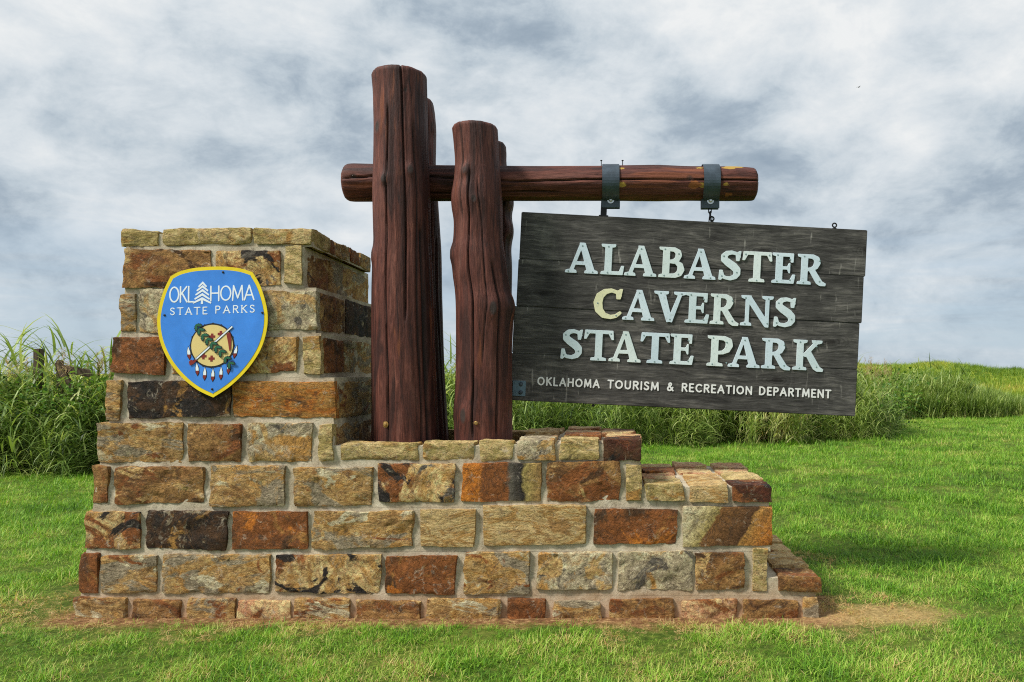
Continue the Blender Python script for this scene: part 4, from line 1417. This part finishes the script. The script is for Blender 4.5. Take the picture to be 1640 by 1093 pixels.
# emblem
cir = lambda u, v, r, n=40: [q(u + r * math.cos(2 * math.pi * k / n), v + r * math.sin(2 * math.pi * k / n)) for k in range(n)]
emb = empty('emblem', (0, 0, 0))
emb.parent = shield
ring = [q(505 + (168 + (5 if k % 6 == 0 else 0)) * math.cos(2 * math.pi * k / 96), 660 + (170 + (6 if k % 6 == 0 else 0)) * math.sin(2 * math.pi * k / 96)) for k in range(96)]
layer('ring', [ring], yl, 0.0012, INK, emb)
layer('disc', [cir(505, 660, 158)], yl - 0.0013, 0.0012, TAN_, emb)


def cross(u, v, s_):
    a = s_ * 0.38
    return [q(u + x, v + y) for x, y in ((-a, -s_), (a, -s_), (a, -a), (s_, -a), (s_, a), (a, a), (a, s_), (-a, s_), (-a, a), (-s_, a), (-s_, -a), (-a, -a))]


for (u, v) in ((503, 592), (568, 572), (443, 742), (505, 760)):
    layer('cross', [cross(u, v, 23)], yl - 0.0026, 0.0012, REDB, emb)


def bar(u0, v0, u1, v1, w_):
    dx, dy = u1 - u0, v1 - v0
    l = math.hypot(dx, dy)
    nx_, ny_ = -dy / l * w_, dx / l * w_
    return [q(u0 + nx_, v0 + ny_), q(u1 + nx_, v1 + ny_), q(u1 - nx_, v1 - ny_), q(u0 - nx_, v0 - ny_)]


layer('pipe_outline', [bar(372, 780, 655, 515, 9.5)], yl - 0.0038, 0.001, INK, emb)
layer('pipe', [bar(385, 768, 655, 516, 5.5)], yl - 0.0049, 0.001, SHW, emb)
layer('pipe_bowl', [[q(335, 785), q(352, 768), q(372, 778), q(392, 758), q(398, 772), q(372, 800), q(345, 815)]], yl - 0.0049, 0.001, REDB, emb)
layer('ribbon', [[q(612, 572), q(640, 560), q(652, 610), q(650, 690), q(640, 705), q(628, 640)]], yl - 0.0049, 0.001, REDB, emb)


def leaf(u, v, ang, L, W):
    out = []
    for k in range(13):
        t = k / 12
        w_ = W * math.sin(math.pi * t) ** 0.7 * (1 + 0.25 * math.sin(t * 26))
        out.append((t * L, w_))
    pts_ = out + [(x, -y) for x, y in out[-2:0:-1]]
    c, s_ = math.cos(ang), math.sin(ang)
    return [q(u + x * c - y * s_, v + x * s_ + y * c) for x, y in pts_]


stem = catmull([(378, 500), (430, 575), (500, 640), (570, 700), (640, 790)], 6)
for k in range(0, 25, 3):
    u, v = stem[min(k, 24)]
    base = math.atan2(290, 262)
    for j, s_ in enumerate((-0.62, 0.62)):
        lf = leaf(u, v, base + s_, 50, 12)
        layer('oak_leaf_outline', [[((x - lf[0][0]) * 1.14 + lf[0][0], (y - lf[0][1]) * 1.14 + lf[0][1]) for x, y in lf]], yl - 0.0057 - 0.00016 * k - 0.00008 * j, 0.0001, INK, emb)
        layer('oak_leaf', [leaf(u, v, base + s_, 47, 9)], yl - 0.0059 - 0.00016 * k - 0.00008 * j, 0.0001, GRN, emb)
for (u, v, tl) in ((330, 715, .15), (398, 838, .1), (457, 872, 0), (519, 882, 0), (580, 868, 0), (637, 826, -.05), (685, 706, -.2)):
    f = lambda pts_: [q(u + x + tl * (y), v + y) for x, y in pts_]
    layer('feather_outline', [f([(0, -52), (15, -10), (15, 30), (0, 58), (-15, 30), (-15, -10)])], yl, 0.0012, INK, emb)
    layer('feather', [f([(0, -44), (11, -8), (11, 14), (-11, 14), (-11, -8)])], yl - 0.0013, 0.0012, SHW, emb)
    layer('feather_tip', [f([(11, 15), (11, 28), (0, 50), (-11, 28), (-11, 15)])], yl - 0.0013, 0.0012, REDB, emb)
sb = bolt_mesh('bolt', 0.0075, 0.006, 0.0)
for (u, v) in ((567, 97), (134, 428), (878, 409), (517, 992)):
    x, z = q(u, v)
    link('bolt', sb, shield, INK, (x, -0.004, z))


# ------------------------------------------------------------------ grass and weeds
def blade_mat(name, stops, trans=0.35, rough=0.55):
    m, h = new_mat(name)
    t = h.n('ShaderNodeAttribute', attribute_name='tone', attribute_type='INSTANCER').outputs['Fac']
    g = h.n('ShaderNodeAttribute', attribute_name='bl').outputs['Fac']
    f = h.math('ADD', t, h.math('MULTIPLY', h.math('SUBTRACT', g, 0.5), 0.46))
    c = h.ramp(f, stops)
    p = h.n('ShaderNodeBsdfPrincipled', {'Base Color': c, 'Roughness': rough, 'Specular IOR Level': 0.35})
    tr_ = h.n('ShaderNodeBsdfTranslucent', {'Color': h.mix(1.0, c, (1.0, 1.0, 0.6), 'MULTIPLY')})
    mx = h.n('ShaderNodeMixShader', {0: trans, 1: p.outputs[0], 2: tr_.outputs[0]})
    h.n('ShaderNodeOutputMaterial', {'Surface': mx.outputs[0]})
    return m


def blades_mesh(name, blades, mat):
    """blades: list of (base, heading, lean, length, width, droop, tone, segs)"""
    V, F, B = [], [], []
    for (b, hd, lean_, ln, wd, droop, tone, segs) in blades:
        side = Vector((-math.sin(hd), math.cos(hd), 0))
        fw = Vector((math.cos(hd), math.sin(hd), 0))
        p = Vector(b)
        ang = lean_
        i0 = len(V)
        for s_ in range(segs + 1):
            t = s_ / segs
            w_ = wd * (1 - t ** 1.6) * (0.55 + 0.45 * min(1, t * 5 + .2))
            if s_ == segs:
                V.append(p.copy()); B.append(tone)
            else:
                V += [p - side * w_ / 2, p + side * w_ / 2]; B += [tone, tone]
            ang += droop / segs
            p = p + (fw * math.sin(ang) + Vector((0, 0, 1)) * math.cos(ang)) * (ln / segs)
        for s_ in range(segs):
            a = i0 + 2 * s_
            F.append((a, a + 1, a + 3, a + 2) if s_ < segs - 1 else (a, a + 1, a + 2))
    m = pymesh(name, V, F)
    at_ = m.attributes.new('bl', 'FLOAT', 'POINT')
    at_.data.foreach_set('value', np.array(B, np.float32))
    m.materials.append(mat)
    m.polygons.foreach_set('use_smooth', [True] * len(F))
    return m


def scatter(name, pts_, rot, scl, tone, protos, label, cat):
    """one ground-cover object: little tufts instanced on scattered points"""
    n = len(pts_)
    m = bpy.data.meshes.new(name)
    m.vertices.add(n)
    m.vertices.foreach_set('co', np.asarray(pts_, np.float32).ravel())
    a = m.attributes.new('rot', 'FLOAT_VECTOR', 'POINT'); a.data.foreach_set('vector', np.asarray(rot, np.float32).ravel())
    a = m.attributes.new('scl', 'FLOAT_VECTOR', 'POINT'); a.data.foreach_set('vector', np.asarray(scl, np.float32).ravel())
    a = m.attributes.new('tone', 'FLOAT', 'POINT'); a.data.foreach_set('value', np.asarray(tone, np.float32))
    a = m.attributes.new('pick', 'INT', 'POINT'); a.data.foreach_set('value', RNG.integers(0, len(protos), n).astype(np.int32))
    m.update()
    cc = bpy.data.collections.new(name + '_tufts')
    for i, pm_ in enumerate(protos):
        cc.objects.link(bpy.data.objects.new('%s_tuft_%02d' % (name, i), pm_))
    ng = bpy.data.node_groups.new(name + '_scatter', 'GeometryNodeTree')
    ng.interface.new_socket('Geometry', in_out='INPUT', socket_type='NodeSocketGeometry')
    ng.interface.new_socket('Geometry', in_out='OUTPUT', socket_type='NodeSocketGeometry')
    h = NT(ng)
    gi = h.n('NodeGroupInput')
    na = lambda nm, dt: h.n('GeometryNodeInputNamedAttribute', {'Name': nm}, data_type=dt).outputs['Attribute']
    ci = h.n('GeometryNodeCollectionInfo', {'Collection': cc, 'Separate Children': True, 'Reset Children': True})
    io = h.n('GeometryNodeInstanceOnPoints', {'Points': gi.outputs[0], 'Instance': ci.outputs[0], 'Pick Instance': True,
                                              'Instance Index': na('pick', 'INT'), 'Rotation': na('rot', 'FLOAT_VECTOR'), 'Scale': na('scl', 'FLOAT_VECTOR')})
    h.n('NodeGroupOutput', {0: io.outputs[0]})
    o = link(name, m)
    md = o.modifiers.new('scatter', 'NODES')
    md.node_group = ng
    return tag(o, label, cat, None, 'stuff')


def vnoise(x, y, s_, seed=0.0):
    return np.array([mnoise.fractal(Vector((a * s_ + seed, b * s_ - seed, seed * 0.3)), 0.8, 2.0, 4) for a, b in zip(x, y)])


LAWN = blade_mat('lawn_blade', [(0.0, lin(54, 84, 22)), (0.25, lin(98, 150, 38)), (0.5, lin(148, 194, 60)), (0.72, lin(196, 202, 106)), (0.86, lin(212, 190, 132)), (1.0, lin(212, 172, 118))], 0.35)
rr = random.Random(3)


def tuft(nb_, spread, l0, l1, w_, lean_):
    return blades_mesh('tuft', [((rr.gauss(0, spread), rr.gauss(0, spread), -0.005), rr.uniform(0, 6.28), rr.uniform(0.05, lean_), rr.uniform(l0, l1), w_ * rr.uniform(.7, 1.2), rr.uniform(0.2, 1.3), rr.random(), 2)
                                 for _ in range(nb_)], LAWN)


lawn_protos = [tuft(16, 0.022, 0.030, 0.065, 0.0042, 0.9) for _ in range(8)]

# front edge of the tall grass bank behind the lawn
EDGE = [(-14.0, 11.4), (-9.0, 11.5), (-7.4, 11.7), (-4.0, 13.6), (-0.5, 15.6), (0.9, 16.3), (2.6, 16.6), (4.7, 17.0), (6.6, 18.4), (8.0, 20.6), (8.6, 23.0), (9.0, 25.5), (10.5, 26.6), (13.8, 27.2), (15.0, 28.2), (17.0, 27.4), (21, 27.6), (40, 30)]
ex_, ey_ = np.array([e[0] for e in EDGE]), np.array([e[1] for e in EDGE])


def lawn_points():
    P = []
    for (y0, y1, dens, sc) in ((3.5, 5.0, 840, 0.88), (5.0, 7.0, 520, 1.08), (7.0, 10.0, 300, 1.32), (10.0, 16.0, 135, 1.65), (16.0, 28.5, 52, 2.15)):
        xa, xb = -(980 / FPX) * y1 - 0.3, (690 / FPX) * y1 + 0.6
        n = int(dens * (xb - xa) * (y1 - y0))
        x = RNG.uniform(xa, xb, n)
        y = RNG.uniform(y0, y1, n)
        keep = (x > -(1000 / FPX) * y - 0.3) & (x < (710 / FPX) * y + 0.5) & (y < np.interp(x, ex_, ey_) + 0.4)
        d = foot_dist(x, y)
        keep &= d > 0.03
        # hidden strip right behind the pillar needs none
        keep &= ~((x > -0.62 * y) & (x < -0.05 * y) & (y > 6.9))
        x, y, d = x[keep], y[keep], d[keep]
        P.append(np.stack([x, y, np.full(len(x), sc), d], 1))
    return np.concatenate(P)


lp = lawn_points()
x, y, sc, d = lp.T
n1 = vnoise(x, y, 1.1, 3.0)
n2 = vnoise(x, y, 3.2, 8.0)
straw = np.clip(1.0 - (d - 0.02) / 0.42 + 1.6 * n2, 0, 1) * (d < 0.8)
patch = np.exp(-(((x - 1.82) / 0.56) ** 2 + ((y - 4.98) / 0.25) ** 2) ** 1.5) + np.exp(-(((x + 3.62) / 0.35) ** 2 + ((y - 5.1) / 0.3) ** 2) ** 1.5)
straw = np.maximum(straw, np.clip(patch * 1.3 + 0.3 * n2 * (patch > .1), 0, 1))
bare = (RNG.random(len(x)) < 0.28 * np.clip(patch * 1.2, 0, 1) * (x > 0)) | (RNG.random(len(x)) < 0.85 * np.clip(1 - (d + 0.30 * n2) / 0.17, 0, 1))
near = np.clip((6.5 - y) / 2.5, 0, 1)
n3 = vnoise(x, y, 0.45, 21.0)
tone = 0.40 + 0.16 * n1 + 0.16 * n2 + 0.14 * n3 + 0.02 * near + 0.06 * RNG.normal(size=len(x)) + 0.60 * straw * (RNG.random(len(x)) < 0.9)
tone += 0.30 * near * (RNG.random(len(x)) < 0.16 + 0.35 * np.clip(n1, 0, 1))
k = ~bare
x, y, sc, d, tone, straw = x[k], y[k], sc[k], d[k], tone[k], straw[k]
z = terrain(x, y)
N = len(x)
hs = sc * RNG.uniform(0.6, 1.45, N) * (1 - 0.35 * straw) * (1 + 0.7 * vnoise(x, y, 2.4, 31.0))
flat = 1 - 0.45 * straw
scatter('lawn_grass', np.stack([x, y, z], 1), np.stack([RNG.normal(0, .10, N) + straw * RNG.normal(0, .5, N), RNG.normal(0, .10, N) + straw * RNG.normal(0, .5, N), RNG.uniform(0, 6.28, N)], 1),
        np.stack([hs, hs, hs * flat], 1), np.clip(tone, 0.02, 0.99), lawn_protos, 'short mown green lawn grass with straw patches by the footing', 'grass')

TALL = blade_mat('tall_blade', [(0.0, lin(56, 76, 38)), (0.25, lin(108, 136, 62)), (0.5, lin(164, 186, 96)), (0.72, lin(212, 216, 146)), (0.88, lin(222, 204, 156)), (1.0, lin(206, 168, 120))], 0.40, 0.45)


def tall_tuft(kind):
    B = []
    for _ in range(rr.randint(6, 8)):
        bx_, by_ = rr.gauss(0, 0.10), rr.gauss(0, 0.10)
        hd, ln = rr.uniform(0, 6.28), rr.uniform(0.95, 1.45)
        lean_ = abs(rr.gauss(0, 0.09))
        B.append(((bx_, by_, 0), hd, lean_, ln, 0.010, rr.uniform(0, .25), rr.uniform(.2, .5), 5))
        fw = Vector((math.cos(hd), math.sin(hd), 0))
        for k_ in range(rr.randint(5, 6)):
            t = rr.uniform(0.12, 0.98)
            p = Vector((bx_, by_, 0)) + fw * math.sin(lean_ + .1 * t) * ln * t + Vector((0, 0, ln * t * 0.99))
            B.append((p, rr.uniform(0, 6.28), rr.uniform(0.15, 0.6), rr.uniform(0.35, 0.75), rr.uniform(0.020, 0.036), rr.uniform(0.9, 2.4), rr.random() * (0.6 + .4 * t), 5))
    if kind == 1:       # fallen and dry leaves at the foot
        for _ in range(26):
            B.append(((rr.gauss(0, .16), rr.gauss(0, .16), rr.uniform(0, .25)), rr.uniform(0, 6.28), rr.uniform(.3, 1.1), rr.uniform(.4, .8), .013, rr.uniform(.6, 1.8), rr.uniform(.6, 1.0), 4))
    return blades_mesh('tall_tuft', B, TALL)


tall_protos = [tall_tuft(i % 2) for i in range(8)]


def tall_bank():
    P = []
    seg = list(zip(EDGE[:-1], EDGE[1:]))
    for (a, b) in seg[:-4]:
        L = math.dist(a, b)
        nrm = np.array([-(b[1] - a[1]), b[0] - a[0]]) / L
        depth = 3.2
        n = int(L * depth * 14)
        t = RNG.random(n)
        u = RNG.random(n) ** 1.5 * depth
        px, py = a[0] + (b[0] - a[0]) * t + nrm[0] * u, a[1] + (b[1] - a[1]) * t + nrm[1] * u
        P.append(np.stack([px, py, u], 1))
    return np.concatenate(P)


tp = tall_bank()
x, y, u = tp.T
nn = vnoise(x, y, 0.8, 5.0)
jag = 0.22 * vnoise(x, y, 1.7, 15.0)
keep = u + jag * 1.5 > 0.05
x, y, u, nn = x[keep], y[keep], u[keep], nn[keep]
N = len(x)
hs = np.clip(0.62 + 0.55 * np.minimum(u, 1.1) + 0.34 * nn + RNG.normal(0, .10, N), 0.35, 1.5) * np.where(x < -3, 1.10, 1.0)
tone = 0.40 + 0.14 * nn + RNG.normal(0, .09, N)
dry = (np.exp(-((x - 3.9) / 1.7) ** 2) * (u < 1.0)) * RNG.random(N) ** .7
tone = np.clip(tone + 0.45 * dry, 0.05, 0.97)
scatter('tall_grass', np.stack([x, y, terrain(x, y) - 0.03], 1), np.stack([RNG.normal(0, .10, N) + 0.10 * (u < .6), RNG.normal(0, .10, N), RNG.uniform(0, 6.28, N)], 1),
        np.stack([np.maximum(hs, .8), np.maximum(hs, .8), hs], 1), tone, tall_protos, 'bank of tall uncut grass behind the lawn and the monument', 'grass')

def reed_tuft():
    B = []
    for _ in range(30):
        t = rr.random()
        B.append(((rr.gauss(0, .13), rr.gauss(0, .13), 0.75 * t * t), rr.uniform(0, 6.28), abs(rr.gauss(0, .16)), rr.uniform(.8, 1.35) * (1 - .35 * t), rr.uniform(.028, .045), rr.uniform(.15, .9), 0.15 + 0.75 * rr.random(), 5))
    for _ in range(10):
        B.append(((rr.gauss(0, .16), rr.gauss(0, .16), 0), rr.uniform(0, 6.28), rr.uniform(.1, .6), rr.uniform(.35, .7), .02, rr.uniform(.3, 1.4), 1.3, 4))
    return blades_mesh('reed_tuft', B, TALL)


reed_protos = [reed_tuft() for _ in range(6)]
# far reed clump and the meadow
x = RNG.uniform(8.6, 17.0, 900); yy = np.interp(x, ex_, ey_) + RNG.random(900) ** 1.4 * 2.6
N = len(x)
hs = np.clip(1.10 + 0.2 * vnoise(x, yy, .6, 2.0) + RNG.normal(0, .08, N), .6, 1.5) * np.interp(x, [8.6, 9.5, 12.5, 14.6, 15.6, 17], [.8, .98, .92, .72, .46, .36]) * np.clip(.72 + .35 * (yy - np.interp(x, ex_, ey_)), 0, 1.05)
tone = np.clip(0.36 + RNG.normal(0, .07, N), 0.05, .9)
scatter('reeds', np.stack([x, yy, terrain(x, yy)], 1), np.stack([RNG.normal(0, .08, N), RNG.normal(0, .08, N), RNG.uniform(0, 6.28, N)], 1), np.stack([hs, hs, hs], 1), tone, reed_protos,
        'dense dark green reed clump at the far edge of the lawn', 'reeds')

MEAD = blade_mat('meadow_blade', [(0.0, lin(62, 92, 30)), (0.3, lin(104, 138, 44)), (0.55, lin(144, 170, 56)), (0.8, lin(186, 184, 80)), (1.0, lin(196, 160, 92))], 0.35, 0.6)
mead_protos = [blades_mesh('meadow_tuft', [((rr.gauss(0, .12), rr.gauss(0, .12), 0), rr.uniform(0, 6.28), rr.uniform(0, .5), rr.uniform(.2, .5), .022, rr.uniform(.2, 1.4), rr.random(), 3) for _ in range(26)], MEAD) for _ in range(5)]
n = 20000
yy = 27.5 + 50 * RNG.random(n) ** 1.2
x = RNG.uniform(-0.35, 0.62, n) * yy * 1.0
keep = yy > np.interp(x, ex_, ey_) + 0.9
x, yy = x[keep], yy[keep]
N = len(x)
mn = vnoise(x, yy, 0.13, 4.0)
hs = RNG.uniform(.7, 1.3, N)
scatter('meadow_grass', np.stack([x, yy, terrain(x, yy) - .03], 1), np.stack([RNG.normal(0, .1, N), RNG.normal(0, .1, N), RNG.uniform(0, 6.28, N)], 1), np.stack([hs, hs, hs], 1),
        np.clip(.38 + .42 * mn + RNG.normal(0, .08, N), .02, .98), mead_protos, 'rough yellow green meadow grass on the rise to the right', 'grass')

# seed heads standing above the tall grass
SEED = blade_mat('seed_head', [(0.0, lin(150, 120, 84)), (0.5, lin(186, 158, 120)), (1.0, lin(206, 178, 140))], 0.3, 0.7)


def seed_stalk():
    B = [((0, 0, 0), rr.uniform(0, 6.28), rr.uniform(.02, .12), 1.75, 0.007, .12, .3, 6)]
    for _ in range(46):
        t = rr.uniform(1.38, 1.78)
        s_ = (1.80 - t) / .4
        B.append(((rr.gauss(0, .012), rr.gauss(0, .012), t), rr.uniform(0, 6.28), rr.uniform(.3, 1.0), rr.uniform(.06, .16) * (0.35 + s_), .007, rr.uniform(0, .8), rr.random(), 3))
    return blades_mesh('seed_stalk', B, SEED)


seed_protos = [seed_stalk() for _ in range(5)]
pts_ = []
for (px, D, n_) in ((15, 12.6, 5), (40, 12.8, 5), (62, 13.0, 4), (85, 12.6, 2), (105, 12.8, 2), (150, 12.8, 4), (175, 12.9, 3), (722, 17.2, 4), (1400, 20.0, 9), (1415, 20.4, 9), (1390, 20.2, 4), (1330, 19, 3), (1100, 18.5, 2)):
    for _ in range(n_):
        pts_.append((ax(px + rr.gauss(0, 14), D), D + rr.uniform(-.3, .3)))
pts_ = np.array(pts_)
N = len(pts_)
hs = RNG.uniform(0.98, 1.16, N)
scatter('seed_heads', np.stack([pts_[:, 0], pts_[:, 1], np.zeros(N)], 1), np.stack([RNG.normal(0, .10, N), RNG.normal(0, .10, N), RNG.uniform(0, 6.28, N)], 1), np.stack([hs] * 3, 1), RNG.random(N), seed_protos,
        'thin tan seed heads standing above the tall grass', 'grass')

# broad-leaved weeds climbing through the left end of the bank
WEED = blade_mat('weed_leaf', [(0.0, lin(44, 76, 26)), (0.3, lin(78, 118, 40)), (0.6, lin(126, 164, 62)), (1.0, lin(176, 190, 104))], 0.35, 0.45)


def weed_tuft():
    V, F, B = [], [], []
    for _ in range(34):
        c = Vector((rr.gauss(0, .16), rr.gauss(0, .16), rr.uniform(.1, .75)))
        L, W = rr.uniform(.04, .085), rr.uniform(.02, .04)
        M = Euler((rr.gauss(0, .6), rr.gauss(0, .6), rr.uniform(0, 6.28))).to_matrix()
        i0 = len(V)
        tn = rr.random()
        for (lx, ly, lz) in ((0, 0, 0), (L * .35, W, .012), (L * .8, W * .6, .005), (L, 0, -.015), (L * .8, -W * .6, .005), (L * .35, -W, .012), (L * .5, 0, -.008)):
            V.append(c + M @ Vector((lx, ly, lz))); B.append(tn)
        for a in range(6):
            F.append((i0 + 6, i0 + a, i0 + (a + 1) % 6))
    m = pymesh('weed_tuft', V, F)
    at_ = m.attributes.new('bl', 'FLOAT', 'POINT'); at_.data.foreach_set('value', np.array(B, np.float32))
    m.materials.append(WEED)
    return m


weed_protos = [weed_tuft() for _ in range(5)]
P = []
for _ in range(26):
    P.append((rr.uniform(-10.6, -8.3), 12.0 + rr.random() ** 1.5 * 1.2, rr.uniform(0.35, 1.0)))
for _ in range(22):
    P.append((rr.uniform(6.5, 8.4), rr.uniform(18.9, 21.5), rr.uniform(0.1, 0.8)))
P = np.array(P)
N = len(P)
hs = RNG.uniform(.8, 1.3, N)
scatter('leafy_weeds', P, np.stack([RNG.normal(0, .2, N), RNG.normal(0, .2, N), RNG.uniform(0, 6.28, N)], 1), np.stack([hs] * 3, 1), np.clip(.2 + .4 * P[:, 2] / 1.3 + RNG.normal(0, .12, N), .02, .95), weed_protos,
        'broad leaved green weeds growing through the tall grass bank', 'weeds')

# ------------------------------------------------------------------ old fence in the grass, far bushes, bird
def oldwood_mat():
    m, h = new_mat('old_fence_wood')
    v = obj_vec(h, 9.0)
    sv = h.n('ShaderNodeMapping', {'Vector': v, 'Scale': (1, 1, 0.1)}).outputs[0]
    n_ = h.noise(sv, 40.0, 6, 0.65, 0.3)
    finish(h, h.ramp(n_, [(0.3, lin(48, 40, 34)), (0.6, lin(96, 82, 68)), (0.8, lin(140, 124, 106))]), 0.85, n_, 0.6, 0.01, 0.2)
    return m


OLD = oldwood_mat()
fence = empty('old_fence', at(80, 640, 12.9))
fence.location.z = 0
tag(fence, 'dark weathered wooden fence post and rail half buried in tall grass', 'fence')
fl = fence.location


def fpost(px, top, wpx, rot=0):
    D = 12.9
    h_ = az(top, D)
    wd = wpx * D / FPX
    o = link('post', bm_mesh('post', lambda bm: bm_box(bm, (0, 0, h_ / 2 - 0.1), (wd, wd, h_ + 0.2), None, 0.012)), fence, OLD, (ax(px, D) - fl.x, D - fl.y, 0))
    o.rotation_euler = (0, rot, 0)


fpost(62, 559, 11)
fpost(96, 577, 8, 0.0)
pa, pb = at(92, 577, 12.75), at(138, 592, 12.75)
mid = (pa + pb) / 2
rl = link('rail', bm_mesh('rail', lambda bm: bm_box(bm, (0, 0, 0), (0.62, 0.05, 0.12), None, 0.01)), fence, OLD, (mid.x - fl.x + .05, mid.y - fl.y, mid.z - .10))
rl.rotation_euler = (0, 0.18, 0)
pa = at(118, 608, 12.7)
rl2 = link('brace', bm_mesh('brace', lambda bm: bm_box(bm, (0, 0, 0), (0.12, 0.05, 1.2), None, 0.01)), fence, OLD, (pa.x - fl.x, pa.y - fl.y, pa.z - .25))
rl2.rotation_euler = (0, -0.45, 0)

BUSH = blade_mat('bush_leaf', [(0.0, lin(40, 62, 28)), (0.5, lin(66, 92, 40)), (1.0, lin(90, 118, 54))], 0.2)


def bush(px, py, D, wpx, hpx, label, trunk):
    w_, h_ = wpx * D / FPX, hpx * D / FPX
    X = ax(px, D)
    zb = float(terrain(X, D))
    e = empty('small_tree', (X, D, zb))
    tag(e, label, 'tree')
    top = az(py, D) - zb
    th = max(0.4, top - h_)
    link('trunk', bm_mesh('trunk', lambda bm: bm_cyl(bm, (0, 0, -.1), (0, 0, th + h_ * .4), w_ * .06, w_ * .03, 10)), e, OLD)
    V, F, B = [], [], []
    for _ in range(500):
        while True:
            p = Vector((rr.uniform(-1, 1), rr.uniform(-1, 1), rr.uniform(-1, 1)))
            if p.length < 1 * (0.75 + .3 * mnoise.noise(p * 2)): break
        c = Vector((p.x * w_ / 2, p.y * w_ / 2, th + h_ / 2 + p.z * h_ / 2))
        M = Euler((rr.uniform(0, 6), rr.uniform(0, 6), rr.uniform(0, 6))).to_matrix()
        s_ = w_ * rr.uniform(.04, .09)
        i0 = len(V)
        V += [c + M @ Vector(v_) * s_ for v_ in ((-1, 0, 0), (0, -.5, 0), (1, 0, 0), (0, .5, 0))]
        B += [rr.random()] * 4
        F.append((i0, i0 + 1, i0 + 2, i0 + 3))
    m = pymesh('crown', V, F)
    at_ = m.attributes.new('bl', 'FLOAT', 'POINT'); at_.data.foreach_set('value', np.array(B, np.float32))
    link('crown', m, e, BUSH)


bush(1508, 580, 66, 8, 6, 'round dark bush on the crest of the meadow rise', False)
bush(1608, 589, 150, 5, 6, 'tiny lone tree on the far right skyline', True)


def bird(bm):
    prof = [(-0.11, .004), (-0.07, .02), (0, .032), (0.06, .026), (0.09, .016), (0.115, .003)]
    rings = [[bm.verts.new((x_, r_ * math.cos(2 * math.pi * k_ / 10), r_ * math.sin(2 * math.pi * k_ / 10))) for k_ in range(10)] for x_, r_ in prof]
    for a, b in zip(rings[:-1], rings[1:]):
        for k_ in range(10):
            bm.faces.new([a[k_], a[(k_ + 1) % 10], b[(k_ + 1) % 10], b[k_]])
    for s_ in (-1, 1):
        w_ = [(0.04, .02, .01), (0.05, .12, .06), (0.0, .22, .05), (-0.03, .13, .05), (-0.04, .02, .008)]
        up = [bm.verts.new((x_, s_ * y_, z_)) for x_, y_, z_ in w_]
        dn = [bm.verts.new((x_, s_ * y_, z_ - .006)) for x_, y_, z_ in w_]
        bm.faces.new(up); bm.faces.new(dn[::-1])
        for k_ in range(5):
            bm.faces.new([up[k_], up[(k_ + 1) % 5], dn[(k_ + 1) % 5], dn[k_]])


bo = link('bird', bm_mesh('bird', bird), None, BLACKM, at(1375, 140, 62))
bo.rotation_euler = (0, 0, 0.6)
tag(bo, 'tiny dark bird flying in the cloudy sky', 'bird')
